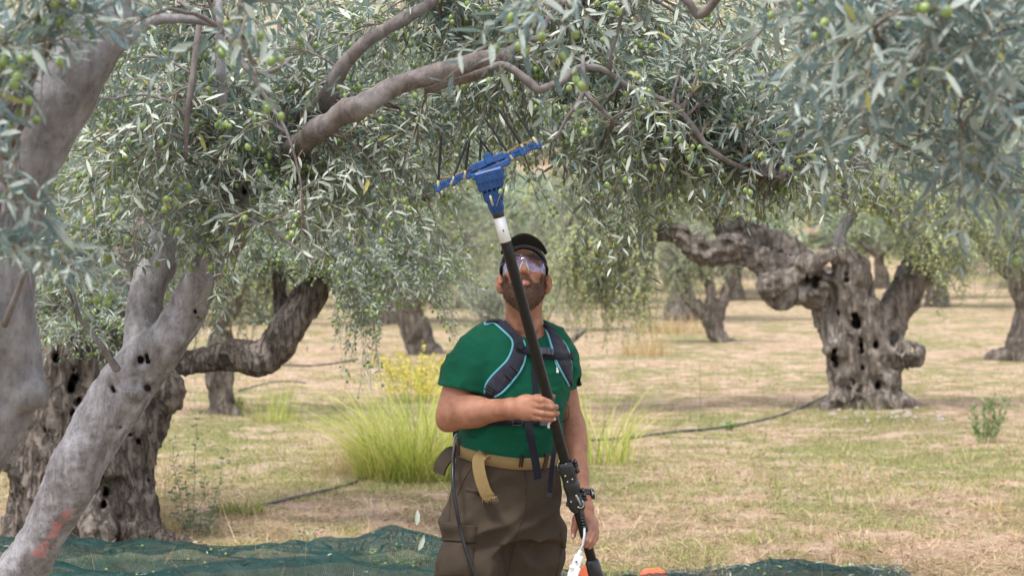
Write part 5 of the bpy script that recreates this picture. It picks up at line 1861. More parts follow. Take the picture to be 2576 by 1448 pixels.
n1 = norm(np.array([-.20, -.10, -.93]))
c1 = W(1160, 980, 5.965)
f.fn(c1 - .16, c1 + .16, cutter(c1, n1, c1 + n1 * .07, .128), .005, True)
f.cone(c1 - n1 * .05, c1 + n1 * .05, .058, .065, .004, True)
n2 = norm(np.array([.12, 0, -.95]))
c2 = W(1434, 978, 6.15)
f.fn(c2 - .16, c2 + .16, cutter(c2, n2, c2 + n2 * .06, .10), .005, True)
f.cone(c2 - n2 * .04, c2 + n2 * .05, .0425, .0425, .004, True)
f.fn(f.lo, f.lo + f.h * f.n, loft(torso, -.004), .01)
f.ell(W(1300, 1085, 5.99), (.12, .071, .10), .03)
f.cone(W(1322, 838, 6.07), W(1314, 740, 6.06), .075, .076, .012, True)
_b = W(1274, 1130, 6.06)
f.fn((f.lo[0], f.lo[1], .9), f.lo + f.h * f.n, lambda P: P[..., 2] - _b[2] + .067 * ((P[..., :2] - _b[:2]) @ XL[:2]) + .234 * ((P[..., :2] - _b[:2]) @ FR[:2]) + .008, 0, True)
shirt_me = f.mesh('tshirt')
shirt = obj('tshirt', shirt_me, MAT['shirt'], MAN)
SB = None


def bvh(me):
    me.calc_loop_triangles() if hasattr(me, 'calc_loop_triangles') else None
    vs = [v.co[:] for v in me.vertices]
    return BVHTree.FromPolygons(vs, [p.vertices[:] for p in me.polygons])


# ---- trousers
hips = [(1100, 1275, 6.06, .180, .146), (1128, 1274, 6.06, .180, .146), (1150, 1274, 6.06, .181, .142), (1175, 1272, 6.06, .186, .142), (1210, 1270, 6.06, .196, .144), (1260, 1266, 6.06, .205, .148), (1310, 1262, 6.06, .205, .148), (1345, 1260, 6.06, .196, .138)]
f = Field((-.42, 5.78, .10), (.34, 6.40, 1.06), .0065)
f.fn(f.lo, f.lo + f.h * f.n, loft(hips), .03)
hipR, hipL = W(1192, 1330, 6.02), W(1346, 1330, 6.12)
kR, kL = np.array([-.150, 6.00, .50]), np.array([.085, 6.12, .50])
aR, aL = np.array([-.155, 6.10, .12]), np.array([.100, 6.18, .12])
f.chain([(hipR, .118), (np.array([-.140, 6.0, .62]), .120), (kR, .105), (aR, .085)], .04)
f.cone(W(1285, 1370, 6.06), W(1270, 1500, 6.06), .08, .06, .03)
f.chain([(hipL, .102), (np.array([.078, 6.11, .62]), .100), (kL, .095), (aL, .085)], .04)
# the crease between the thighs and the fly
f.cone(W(1296, 1350, 5.87), W(1272, 1470, 5.85), .004, .010, .03, True)
f.cone(W(1298, 1345, 5.89), W(1340, 1325, 5.86), .004, .002, .02, True)


def tfold(P):
    q = P.copy()
    a = np.abs(noise(np.stack([q[:, 0] * 6 + q[:, 2] * 5, q[:, 1] * 5, q[:, 2] * 13 - q[:, 0] * 7], -1)))
    b = noise(np.stack([q[:, 0] * 12, q[:, 1] * 10, q[:, 2] * 22 + q[:, 0] * 9], -1))
    return -(.009 * (1 - 3.0 * a) * np.clip((1.02 - q[:, 2]) * 4, .25, 1) + .005 * b)


f.displace(tfold, .04)
_bc = W(1274, 1130, 6.06)
f.fn((f.lo[0], f.lo[1], .9), f.lo + f.h * f.n, lambda P: -(P[..., 2] - _bc[2] + .067 * ((P[..., :2] - _bc[:2]) @ XL[:2]) + .234 * ((P[..., :2] - _bc[:2]) @ FR[:2]) - .012), 0, True)
tr_me = f.mesh('trousers')
trousers = obj('trousers', tr_me, MAT['trouser'], MAN)
for a, s in ((aR, -1), (aL, 1)):
    f = Field(a + [-.12, -.30, -.14], a + [.12, .14, .08], .008)
    f.chain([(a + [0, .02, .02], .055), (a + [0, .0, -.06], .05), (a + [s * .03, -.16, -.075], .042)], .03)
    f.ell(a + [0, .03, -.08], (.045, .05, .04), .03)
    f.fn(f.lo, f.lo + f.h * f.n, lambda P: P[..., 2] - .004, 0, True)
    obj('boot', f.mesh('boot'), MAT['boot'], MAN)

BS, BT = bvh(shirt_me), bvh(tr_me)
CAM = Vector((0, 0, CAMH))


def cast(bv, u, v, guess=6.0):
    p = Vector(W(u, v, 1.0)) - CAM
    p.normalize()
    h = bv.ray_cast(CAM, p)
    if h[0] is None:
        q = W(u, v, guess)
        h = bv.find_nearest(Vector(q))
    n = h[1]
    if n.dot(p) > 0:
        n = -n
    return np.array(h[0]), np.array(n)


def polyline(pts, n):
    pts = np.asarray(pts, float)
    d = np.concatenate([[0], np.cumsum(np.linalg.norm(np.diff(pts, axis=0), axis=1))])
    t = np.linspace(0, d[-1], n)
    q, _ = smooth_path(np.c_[pts, np.zeros(len(pts))], np.zeros(len(pts)), 6)
    dq = np.concatenate([[0], np.cumsum(np.linalg.norm(np.diff(q, axis=0), axis=1))])
    t = np.linspace(0, dq[-1], n)
    return np.stack([np.interp(t, dq, q[:, 0]), np.interp(t, dq, q[:, 1])], 1)


def smooth_rows(P, it=2):
    for _ in range(it):
        Q = P.copy()
        Q[1:-1] = (P[:-2] + 2 * P[1:-1] + P[2:]) / 4
        P = Q
    return P


def ribbon(name, bv, A, B, thick, mat, parent, n=26, m=9, round_=4, off=0.002, tail=None, it=2, quilt=0.0):
    """padded band lying on a body: A and B are its two edges"""
    A, B = polyline(A, n), polyline(B, n)
    S = np.zeros((n, m, 3))
    Nn = np.zeros((n, m, 3))
    for i in range(n):
        for j in range(m):
            s = j / (m - 1)
            uv = A[i] * (1 - s) + B[i] * s
            S[i, j], Nn[i, j] = cast(bv, uv[0], uv[1])
    S = smooth_rows(S, it)
    Nn = norm(smooth_rows(Nn, it + 3))
    s = np.linspace(-1, 1, m)
    pr = (1 - np.abs(s) ** round_)
    hh = off + thick * pr[None, :] * (1 + quilt * np.sin(np.arange(n) * 1.5)[:, None])
    T = S + Nn * hh[..., None]
    L = S - Nn * .006
    if tail:
        for k, dv in enumerate(tail):
            T = np.concatenate([T[:1] + np.array(dv), T])
            L = np.concatenate([L[:1] + np.array(dv), L])
    n = len(T)
    V = np.concatenate([T.reshape(-1, 3), L.reshape(-1, 3)])
    i = (np.arange(n - 1)[:, None] * m + np.arange(m - 1)[None])
    q = np.stack([i, i + m, i + m + 1, i + 1], -1).reshape(-1, 4)
    o_ = n * m
    e = []
    for a in range(n - 1):
        e.append([a * m, a * m + o_, (a + 1) * m + o_, (a + 1) * m])
        e.append([a * m + m - 1, (a + 1) * m + m - 1, (a + 1) * m + m - 1 + o_, a * m + m - 1 + o_])
    for j in range(m - 1):
        e.append([j, j + 1, j + 1 + o_, j + o_])
        e.append([(n - 1) * m + j, (n - 1) * m + j + o_, (n - 1) * m + j + 1 + o_, (n - 1) * m + j + 1])
    o = obj(name, mesh_np(name, V, [np.vstack([q, q[:, ::-1] + o_]), np.array(e)]), MAT[mat], parent)
    return o, T


def bx(name, c, u_dir, n_dir, w, h, t, mat, parent, bev=.3):
    """small box: u_dir is its long way, n_dir faces outwards"""
    nrm = norm(np.array(n_dir, float))
    ud = norm(np.array(u_dir, float) - nrm * (np.array(u_dir, float) @ nrm))
    vd = np.cross(nrm, ud)
    return geo_obj(name, [box_geo(np.array(c), ud, vd, nrm, w, h, t, bev)], MAT[mat], parent)


# ---- backpack harness
BP = thing('backpack', 'charcoal backpack harness with light blue piping and chest buckle worn by the man', 'backpack', (.02, 6.24, 1.0))
oR = [(1216, 797), (1242, 812), (1272, 838), (1290, 857), (1289, 876), (1276, 906), (1257, 925), (1224, 962), (1219, 988)]
iR = [(1266, 785), (1294, 816), (1316, 856), (1322, 882), (1318, 911), (1308, 933), (1290, 957), (1266, 985), (1244, 998)]
sR, TR = ribbon('shoulder_strap', BS, oR, iR, .013, 'strap', BP, 34, 9, 4, tail=[(0, .03, .006), (0, .05, -.01), (0, .05, -.05), (0, .03, -.09)], quilt=.12)
oL = [(1390, 836), (1413, 856), (1428, 879), (1434, 903), (1436, 935), (1433, 965)]
iL = [(1364, 806), (1376, 836), (1388, 877), (1398, 908), (1412, 936), (1430, 970)]
sL, TL = ribbon('shoulder_strap', BS, oL, iL, .013, 'strap', BP, 28, 9, 4, tail=[(0, .03, .0), (0, .05, -.015), (0, .05, -.05), (0, .03, -.09)], quilt=.12)
for T_ in (TR, TL):
    for j in (0, -1):
        par = sR if T_ is TR else sL
        tube('piping', T_[:, j] + np.array([0, -.003, 0]), .0042, MAT['piping'], par, 6, 1)
# webbing patches and ladder buckles
def at_shirt(u, v, off):
    p, n = cast(BS, u, v)
    return p + n * off, n


def webbing(name, pts, wpx, mat='webbing', parent=BP, off=.012, th=.002, bv=BS, n=14):
    """flat band along points given with their own depth or laid on the shirt"""
    pts = np.asarray(pts, float)
    dirs = np.gradient(pts[:, :2], axis=0)
    dirs /= np.linalg.norm(dirs, axis=1)[:, None]
    nrm2 = np.stack([-dirs[:, 1], dirs[:, 0]], 1) * wpx / 2
    return ribbon(name, bv, pts[:, :2] + nrm2, pts[:, :2] - nrm2, th, mat, parent, n, 5, 6, off)[0]


def hang(name, pts, w, mat, parent, th=.0012, side=(1, 0, 0)):
    """free hanging band through world points"""
    P, _ = smooth_path(np.array(pts), np.zeros(len(pts)), 5)
    t, _, _ = frames(P)
    S = np.array([norm(np.array(side, float) - tt * (np.array(side, float) @ tt)) for tt in t])
    Nn = np.cross(S, t)
    c = [P + S * w / 2 + Nn * th, P - S * w / 2 + Nn * th, P - S * w / 2 - Nn * th, P + S * w / 2 - Nn * th]
    V = np.stack(c, 1).reshape(-1, 3)
    K = len(P)
    q = []
    for i in range(K - 1):
        for j in range(4):
            q.append([i * 4 + j, i * 4 + (j + 1) % 4, (i + 1) * 4 + (j + 1) % 4, (i + 1) * 4 + j])
    q.append([3, 2, 1, 0])
    e = (K - 1) * 4
    q.append([e, e + 1, e + 2, e + 3])
    return obj(name, mesh_np(name, V, [np.array(q)], False), MAT[mat], parent)


webbing('chest_strap', [(1302, 880), (1325, 886), (1345, 892), (1366, 894), (1388, 897), (1418, 901)], 17, off=.018, th=.002)
p, n = at_shirt(1376, 893, .027)
bx('buckle', p, (1, 0, -.1), n, .018, .0125, .005, 'buckle', BP)
p, n = at_shirt(1360, 890, .026)
bx('buckle', p, (1, 0, -.1), n, .009, .0135, .005, 'buckle', BP)
for du in (-4, 3):
    p, n = at_shirt(1376 + du, 893, .0315)
    bx('buckle_rib', p, (0, 0, 1), n, .009, .0018, .0022, 'black_plastic', BP)
p, n = at_shirt(1303, 878, .024)
bx('strap_anchor', p, (1, 0, -.35), n, .012, .014, .004, 'webbing', sR)
p, n = at_shirt(1424, 900, .024)
bx('strap_anchor', p, (1, 0, -.1), n, .009, .013, .004, 'webbing', sL)
for (u, v, a) in ((1233, 978, 35), (1291, 928, 40), (1278, 947, 40)):
    p, n = at_shirt(u, v, .018)
    dv = (math.cos(R(a)), 0, -math.sin(R(a)))
    for s in (-1, 0, 1):
        if u > 1240 and s:
            continue
        bx('ladder_lock', p + np.array([.009 * s * math.sin(R(a)), 0, .009 * s * math.cos(R(a))]), dv, n, .017, .0030, .0035, 'black_plastic', sR)
webbing('side_webbing', [(1236, 985), (1222, 1000), (1205, 1015), (1190, 1030)], 22, off=.004)
webbing('front_webbing', [(1345, 905), (1344, 940), (1346, 975), (1350, 1010), (1352, 1045)], 13, off=.006)
webbing('waist_strap', [(1165, 1062), (1200, 1063), (1250, 1064), (1300, 1062), (1350, 1062), (1392, 1064)], 15, off=.006)
for (u0, u1, v0, v1) in ((1289, 1312, 1055, 1070),):
    c0, n0 = at_shirt((u0 + u1) / 2, (v0 + v1) / 2, .014)
    k = 6.0 / F
    q = [c0 + np.array([sx * (u1 - u0) / 2 * k, 0, sz * (v1 - v0) / 2 * k]) for sx, sz in ((-1, 1), (1, 1), (1, -1), (-1, -1), (-1, 1))]
    tube('loop_ring', q, .0024, MAT['buckle'], BP, 6, 1)
p, n = at_shirt(1362, 1064, .016)
bx('buckle', p, (1, 0, 0), n, .020, .011, .006, 'buckle', BP)
hang('hanging_strap', [W(1328, 1058, 5.872), W(1334, 1095, 5.862), W(1345, 1150, 5.858), W(1355, 1212, 5.865)], .0275, 'webbing', BP)
hang('strap_end', [W(1354, 1204, 5.860), W(1357, 1214, 5.861)], .0295, 'black_plastic', BP, .0025)
hang('hanging_strap', [W(1398, 1066, 5.93), W(1397, 1110, 5.90), W(1389, 1170, 5.88), W(1382, 1244, 5.875)], .0165, 'webbing', BP)
hang('strap_end', [W(1383, 1238, 5.871), W(1381, 1249, 5.871)], .0195, 'black_plastic', BP, .0025)
hang('strap_loop', [W(1412, 1005, 5.97), W(1428, 1020, 5.97), W(1431, 1040, 5.965), W(1425, 1056, 5.96), W(1408, 1061, 5.96), W(1398, 1056, 5.97)], .012, 'webbing', BP, .001, (0, 1, .2))
hang('side_strap', [W(1145, 1040, 6.1), W(1143, 1085, 6.09), W(1146, 1110, 6.08)], .012, 'webbing', BP)
# white tag and the battery pack itself on his back
hang('care_tag', [W(1386, 1058, 5.74), W(1381, 1066, 5.74), W(1380, 1076, 5.74)], .008, 'white_tag' if 'white_tag' in MAT else 'clear', BP, .0006)
geo_obj('pack', [box_geo(np.array([-.005, 6.33, 1.17]), XL, FR, np.array([0, 0, 1.]), .125, .065, .20, .5)], MAT['strap'], BP, True)
cable = [W(1150, 1082, 6.10), W(1146, 1110, 6.05), W(1141, 1150, 5.93), W(1139, 1200, 5.87), W(1142, 1240, 5.855), W(1150, 1290, 5.85), W(1158, 1330, 5.855), W(1170, 1378, 5.85), W(1186, 1425, 5.85), W(1206, 1475, 5.86), W(1222, 1560, 5.9)]
MAT['cable'] = plain('black_rubber_cable', (.012, .013, .018), .35, 60, .3)
tube('power_cable', cable, .0068, MAT['cable'], BP, 10, 8)
tube('cable_clip', [W(1150, 1092, 6.03), W(1143, 1100, 6.0), W(1141, 1112, 5.99)], .004, MAT['clear'], BP, 6, 3)

# ---- belt, loops, pockets
ring = []
for (dz, off) in ((-.021, -.006), (-.021, .008), (.021, .008), (.021, -.006)):
    ring.append((dz, off))
na = 72
V = []
bc = W(1274, 1130, 6.06)
for i in range(na):
    a = i / na * 2 * np.pi
    dv = XL * math.cos(a) + FR * math.sin(a)
    tilt = -.034 * math.sin(a) - .012 * math.cos(a)
    for dz, off in ring:
        org = bc + np.array([0, 0, tilt + dz * 1.0]) + dv * .6
        h = BT.ray_cast(Vector(org), Vector(-dv))
        hs = BS.ray_cast(Vector(org), Vector(-dv))
        rad_ = .12
        for hit in (h, hs):
            if hit[0] is not None:
                rad_ = max(rad_, float((np.array(hit[0]) - bc)[:2] @ dv[:2]))
        rad_ = min(rad_, .215)
        V.append(bc + np.array([0, 0, tilt + dz]) + dv * (rad_ + off - .001))
V = np.array(V).reshape(na, 4, 3)
for _ in range(3):
    Z = (np.roll(V, 1, 0) + 2 * V + np.roll(V, -1, 0)) / 4
    V = Z
q = []
for i in range(na):
    for j in range(4):
        q.append([i * 4 + j, ((i + 1) % na) * 4 + j, ((i + 1) % na) * 4 + (j + 1) % 4, i * 4 + (j + 1) % 4])
belt = obj('belt', mesh_np('belt', V.reshape(-1, 3), [np.array(q)]), MAT['belt'], MAN)
belt_me = belt.data
BB = bvh(belt_me)
MAT['brass'] = plain('dark_belt_buckle', (.05, .035, .03), .4, 60, .2, metal=.6)
for u in (1308, 1314):
    p, n = cast(BB, u, 1157)
    bx('belt_buckle', p + n * .004, (0, 0, 1), n, .024, .0022, .003, 'brass', belt)
for u, v, a in ((1154, 1123, 0), (1233, 1141, -14), (1372, 1160, 0)):
    p, n = cast(BB, u, v)
    bx('belt_loop', p + n * .003, (math.sin(R(-a)), 0, 1), n, .030, .0085, .003, 'trouser', trousers, .4)
# the belt's loose end, folded over and hanging
p0, n0 = cast(BB, 1226, 1140)
hang('belt_end', [p0 + n0 * .006, W(1213, 1143, 5.895), W(1203, 1160, 5.885), W(1209, 1200, 5.875), W(1222, 1238, 5.872), W(1233, 1252, 5.875)], .042, 'belt', belt, .0012, (1, 0, .15))
r_ = np.random.default_rng(8)
fr_ = []
for k in range(26):
    t = k / 25
    a = W(1216 + 32 * t, 1250 - 3 * t, 5.874)
    fr_.append(tube_geo(np.array([a, a + [r_.normal() * .003 + .002, r_.normal() * .004, -.012], a + [r_.normal() * .006 + .006, r_.normal() * .004, -.014 - r_.random() * .012]]), [.0011, .0009, .0005], 4))
v_, p_ = join_geo(fr_)
obj('frayed_threads', mesh_np('frayed_threads', v_, p_), MAT['belt'], belt, stuff=True)


def patch(name, A, B, th=.003, off=.001, n=12, m=7, mat='trouser'):
    return ribbon(name, BT, A, B, th, mat, trousers, n, m, 8, off, it=1)[0]


patch('cargo_flap', [(1110, 1314), (1098, 1358)], [(1201, 1322), (1196, 1364)], .006, .003)
patch('cargo_pocket', [(1104, 1362), (1100, 1400), (1098, 1450)], [(1196, 1366), (1193, 1400), (1192, 1450)], .005, .001)
patch('cargo_flap', [(1409, 1338), (1412, 1374)], [(1420, 1340), (1421, 1376)], .007, .003, 8, 4)
patch('pocket_welt', [(1173, 1225), (1205, 1230)], [(1173, 1236), (1205, 1241)], .003, .001, 8, 4)
hang('hip_pocket_flap', [W(1150, 1132, 6.10), W(1132, 1140, 6.06), W(1112, 1165, 6.04), W(1104, 1190, 6.04)], .055, 'trouser', trousers, .004, (.6, -.6, -.4))


def seam(pts, name='seam', bv=BT, par=trousers, mat='trouser', r=.0016):
    q = polyline(pts, 16)
    P = []
    for u, v in q:
        p, n = cast(bv, u, v)
        P.append(p + n * .0012)
    tube(name, smooth_rows(np.array(P), 1), r, MAT[mat], par, 5, 1)


seam([(1320, 1175), (1326, 1230), (1320, 1280), (1305, 1325), (1298, 1345)])
seam([(1300, 1345), (1292, 1380), (1284, 1420), (1276, 1448)])
seam([(1135, 1180), (1134, 1240), (1130, 1310)])
seam([(1203, 1160), (1180, 1185), (1163, 1215), (1152, 1245)])
seam([(1412, 1375), (1405, 1420), (1398, 1448)])
for pts in ([(1298, 1030 - 195), (1330, 842), (1352, 836)],):
    seam(pts, 'collar_seam', BS, shirt, 'shirt', .002)
# white print on the chest
MAT['white_print'] = plain('white_print', (.75, .77, .75), .6, 60, .1)
for (u, v, w_, h_) in ((1402, 933, .0055, .0055), (1401, 927, .003, .005), (1398, 914, .0022, .0028), (1396, 909, .0018, .0018), (1400, 919, .0018, .003)):
    p, n = at_shirt(u, v, .0012)
    bx('chest_print', p, (1, 0, 0), n, w_, h_, .0006, 'white_print', shirt)

# ---- watch
wc = Wr2 + (W(1474, 1275, 5.96) - Wr2) * .05 + np.array([.0, 0, .002])
ax_ = norm(W(1474, 1275, 5.96) - E2)
a0 = norm(np.cross(ax_, [0, 1, 0]))
b0 = np.cross(ax_, a0)
V, q = [], []
for i in range(28):
    a = i / 28 * 2 * np.pi
    e = a0 * math.cos(a) + b0 * math.sin(a)
    for dz, ro in ((-.011, .0285), (-.011, .0325), (.011, .0325), (.011, .0285)):
        V.append(wc + e * ro + ax_ * dz)
    for j in range(4):
        q.append([i * 4 + j, ((i + 1) % 28) * 4 + j, ((i + 1) % 28) * 4 + (j + 1) % 4, i * 4 + (j + 1) % 4])
watch = obj('wristwatch', mesh_np('wristwatch', np.array(V), [np.array(q)]), MAT['black_plastic'], MAN)
e = norm(np.array([.97, -.2, 0]))
e = norm(e - ax_ * (e @ ax_))
for ro, w_, t_ in ((.0345, .0165, .005), (.039, .012, .0022)):
    geo_obj('watch_case', [box_geo(wc + e * ro, ax_, np.cross(e, ax_), e, w_, w_ * .9, t_, .7)], MAT['black_plastic'], watch)
for s in (-1, 1):
    tube('watch_button', [wc + e * .038 + np.cross(e, ax_) * s * .018 + ax_ * .008, wc + e * .038 + np.cross(e, ax_) * s * .022 + ax_ * .008], .003, MAT['clear'], watch, 6, 1)

# ================================================================== the harvesting pole
PD = lambda v: 5.62 + (v - 530) * (.24 / 870)
PC = lambda v: W(1272 + (v - 607) * .2706, v, PD(v))
PT = thing('olive_harvester', 'long black pole with white band and blue electric comb head held up by the man', 'harvester pole', PC(1448))
MAT['carbon'] = plain('black_carbon_pole', (.006, .0058, .0055), .35, 200, .4, spec=.3, dirt=(.022, .017, .012))
MAT['white_band'] = plain('white_painted_band', (.74, .75, .76), .45, 25, .06, dirt=(.6, .6, .58))
MAT['blue'] = plain('blue_plastic_housing', (.005, .055, .200), .5, 45, .4, .0008, dirt=(.03, .06, .12))
MAT['socket'] = plain('cream_rubber_socket', (.46, .40, .27), .5, 60, .2)
MAT['strip'] = plain('ochre_plastic_strip', (.34, .22, .07), .5, 40, .25)
MAT['tine'] = plain('black_carbon_tine', (.012, .012, .013), .35, 80, .2)
MAT['lever'] = plain('grey_metal_lever', (.30, .32, .33), .35, 40, .1, metal=.6)
MAT['white_plastic'] = plain('white_connector_plastic', (.72, .72, .72), .4, 40, .05, dirt=(.55, .52, .48))
MAT['grey_cable'] = plain('grey_cable', (.42, .45, .50), .5, 40, .1)
MAT['orange'] = plain('orange_plastic', (.80, .13, .03), .5, 40, .1)
tube('pole', [PC(520), PC(800), PC(1100), PC(1290), PC(1470)], [.0185, .0183, .0180, .0172, .0165], MAT['carbon'], PT, 20, 2)
tube('lower_grip', [PC(1406), PC(1411), PC(1445), PC(1500)], [.0185, .024, .0255, .0255], MAT['black_plastic'], PT, 16, 1)
axp = norm(PC(800) - PC(1000))
side_ = norm(np.cross(axp, [0, 1, 0]))
out_ = np.cross(side_, axp)
if out_[1] > 0:
    out_ = -out_
if side_[0] < 0:
    side_ = -side_
# white band
tube('white_band', [PC(546), PC(575), PC(607)], .01935, MAT['white_band'], PT, 20, 1)
p = PC(578) + out_ * .0193 + side_ * .002
bx('band_mark', p, axp, out_, .0035, .002, .0006, 'black_plastic', PT)
# brown sleeve under the head
tube('sleeve', [PC(528), PC(547)], .0192, plain('brown_sleeve', (.035, .02, .014), .5, 40, .2), PT, 18, 1)
# clamp grip with bolts and lever
f = Field(PC(1225) - .12, PC(1225) + .12, .0032)
f.cone(PC(1170), PC(1268), .0265, .0265, .0)
for v0 in (1172, 1183, 1220, 1255, 1266):
    f.cone(PC(v0), PC(v0 + 4), .0290, .0290, .003)
for v0, s in ((1175, 1), (1190, 1), (1245, 1), (1257, 1), (1176, -1), (1262, -1)):
    c = PC(v0) + side_ * s * .027
    f.ell(c, (.010, .012, .009), .004)
f.cone(PC(1168) + [0, 0, .01], PC(1160), .0205, .0205, .0, True)
grip = obj('clamp_grip', f.mesh('clamp_grip'), MAT['black_plastic'], PT)
for v0 in (1166, 1174, 1188, 1238, 1249, 1258):
    c = PC(v0) + side_ * .034 + out_ * .004
    tube('bolt', [c - out_ * .012, c + out_ * .010], .0062, MAT['black_plastic'], grip, 8, 1)
for v0, s in ((1188, -.012), (1203, -.010), (1252, -.016), (1200, .008)):
    c = PC(v0) + out_ * .026 + side_ * s
    tube('screw', [c, c + out_ * .003], .0032, MAT['lever'], grip, 8, 1)
tube('lever', [PC(1238) + out_ * .031 + side_ * .006, PC(1250) + out_ * .034 + side_ * .010, PC(1264) + out_ * .033 + side_ * .013], [.0038, .0042, .0036], MAT['lever'], grip, 8, 4)
tube('lever_hook', [PC(1255) + out_ * .03 + side_ * .022, PC(1266) + out_ * .031 + side_ * .023, PC(1271) + out_ * .031 + side_ * .012, PC(1267) + out_ * .03 + side_ * .001], .003, MAT['lever'], grip, 6, 4)
# strain relief, grey cable and white connector
c0 = W(1461, 1288, PD(1288) - .020)
c1_ = W(1470, 1324, PD(1320) - .024)
tube('cable_gland', [c0 - (c1_ - c0) * .4, c0, c1_], [.004, .007, .0065], MAT['black_plastic'], PT, 10, 1)
for k in range(5):
    t = k / 4
    c = c0 + (c1_ - c0) * (.15 + .8 * t)
    d = norm(c1_ - c0) * .0014
    tube('gland_ring', [c - d, c + d], .0092, MAT['black_plastic'], PT, 10, 1)
tube('signal_cable', [c1_, W(1470, 1345, 5.795), W(1466, 1368, 5.79), W(1460, 1384, 5.79)], .0040, MAT['grey_cable'], PT, 8, 5)
tube('connector_boot', [W(1460, 1383, 5.79), W(1456, 1396, 5.79)], [.0055, .0085], MAT['white_plastic'], PT, 10, 1)
for k in range(4):
    c, c2_ = W(1460 - k * 1.1, 1385 + k * 3.2, 5.79), W(1459.6 - k * 1.1, 1386.2 + k * 3.2, 5.79)
    tube('boot_ring', [c, c2_], .0082 + k * .0006, MAT['white_plastic'], PT, 10, 1)
cd = norm(W(1440, 1440, 5.79) - W(1456, 1396, 5.79))
cs = norm(np.cross(cd, [0, 1, 0]))
geo_obj('connector', [box_geo(W(1452, 1410, 5.79), cs, [0, 1, 0], cd, .0145, .011, .021, .25), box_geo(W(1444, 1436, 5.79), cs, [0, 1, 0], cd, .0175, .013, .018, .2), box_geo(W(1437, 1424, 5.785), cs, [0, 1, 0], cd, .006, .012, .004, .2),
                      box_geo(W(1440, 1456, 5.79), cs, [0, 1, 0], cd, .020, .014, .012, .2)], MAT['white_plastic'], PT)
tube('connector_latch', [W(1449, 1414, 5.776), W(1451, 1410, 5.776)], .0022, MAT['black_plastic'], PT, 8, 1)
# ---- the comb head
hd = PD(440)
HO = W(1227, 417, hd)
e1 = np.array([math.cos(R(23.2)), 0, math.sin(R(23.2))])
e2 = np.array([-math.sin(R(23.2)), 0, math.cos(R(23.2))])
yy = np.array([0, 1., 0])
g1, g2 = -side_, axp
px = hd / F
bar = geo_obj('comb_bar', [box_geo(HO, e1, e2, yy, 143 * px, 8.0 * px, .016, .25)]
              + [box_geo(HO + e1 * s * px + e2 * -1 * px, e1, e2, yy, w_ * px, 10.5 * px, .018, .2) for s, w_ in ((-138, 7), (-95, 9), (-52, 10), (52, 10), (95, 9), (138, 7))]
              + [box_geo(HO + e1 * (-120 + 20 * k) * px + e2 * 6 * px - yy * .008, e1, e2, yy, 6 * px, 4 * px, .012, .2) for k in range(13)], MAT['blue'], PT)
NK = PC(470)
hous = geo_obj('gear_housing', [
    box_geo(HO + e1 * 2 * px + e2 * 8 * px, e1, e2, yy, 46 * px, 9 * px, .026, .2), box_geo(HO + e1 * 8 * px + e2 * 15 * px, e1, e2, yy, 11 * px, 14 * px, .030, .2), box_geo(HO + e1 * -26 * px + e2 * 10 * px, e1, e2, yy, 16 * px, 8 * px, .022, .2),
    box_geo(HO + e1 * 3 * px - e2 * 12 * px, e1, e2, yy, 52 * px, 7 * px, .028, .2),
    box_geo(PC(441) - axp * 0 + side_ * .004, side_, axp, out_, 37 * px, 16 * px, .030, .25), box_geo(PC(463) + side_ * .002, side_, axp, out_, 33 * px, 12 * px, .028, .25),
    box_geo(PC(490), side_, axp, out_, 25 * px, 14 * px, .026, .3), box_geo(PC(512), side_, axp, out_, 19 * px, 16 * px, .024, .3)]
    + [box_geo(PC(440 + 13 * k) + side_ * (37 - 4 * k) * px, side_, axp, out_, 5 * px, 4 * px, .014, .2) for k in range(6)]
    + [box_geo(PC(455) + side_ * s * px + out_ * .028, side_, axp, out_, 1.5 * px, 26 * px, .004, .2) for s in (-24, -12, 0, 12, 24)]
    + [box_geo(PC(505) + side_ * s * px + out_ * .024, side_, axp, out_, 1.3 * px, 22 * px, .004, .2) for s in (-14, -5, 5, 14)], MAT['blue'], PT)
tube('collar_clip', [PC(487) + out_ * .030 - side_ * .010, PC(512) + out_ * .027 - side_ * .010], [.0042, .0036], MAT['socket'], hous, 8, 1)
f = Field(PC(510) - .07, PC(510) + .07, .003)
f.cone(PC(500), PC(527), .024, .0225, 0)
for k in range(4):
    f.cone(PC(500 + 7 * k), PC(502 + 7 * k), .0265 - k * .0006, .0265 - k * .0006, .002)
obj('neck', f.mesh('neck'), MAT['blue'], hous)
# tines in cream sockets; positions along the bar and where each one points
tb_ = [(1102, 462, 1111, 330), (1137, 452, 1178, 348), (1169, 437, 1181, 352), (1205, 424, 1210, 348), (1250, 403, 1200, 340), (1284, 389, 1215, 291), (1317, 369, 1252, 272), (1348, 352, 1293, 276)]
for k, (u0, v0, u1, v1) in enumerate(tb_):
    a = W(u0, v0 + 4, hd - .014)
    b = W(u1, v1, hd - .05 + .03 * (k % 2))
    dr_ = norm(b - a)
    tn = tube('tine', [a + dr_ * .012, a + (b - a) * .5 + [0, .003, 0], b], [.0045, .0042, .0036], MAT['tine'], PT, 8, 4)
    tube('tine_socket', [a - dr_ * .012, a + dr_ * .006, a + dr_ * .018], [.0058, .0054, .004], MAT['socket'], tn, 10, 1)
    tube('socket_stud', [a - dr_ * .016 - e2 * .012 + e1 * .010, a - dr_ * .016 - e2 * .012 + e1 * .010 - yy * .012], .004, MAT['socket'], tn, 8, 1)
for pts in ([(1104, 448), (1135, 443), (1160, 432), (1180, 421), (1212, 414)], [(1246, 392), (1270, 384), (1290, 374), (1303, 366), (1325, 358), (1350, 348)]):
    hang('guard_strip', [W(u, v, hd - .012) for u, v in pts], .012, 'strip', PT, .0016, (0, 1, 0))
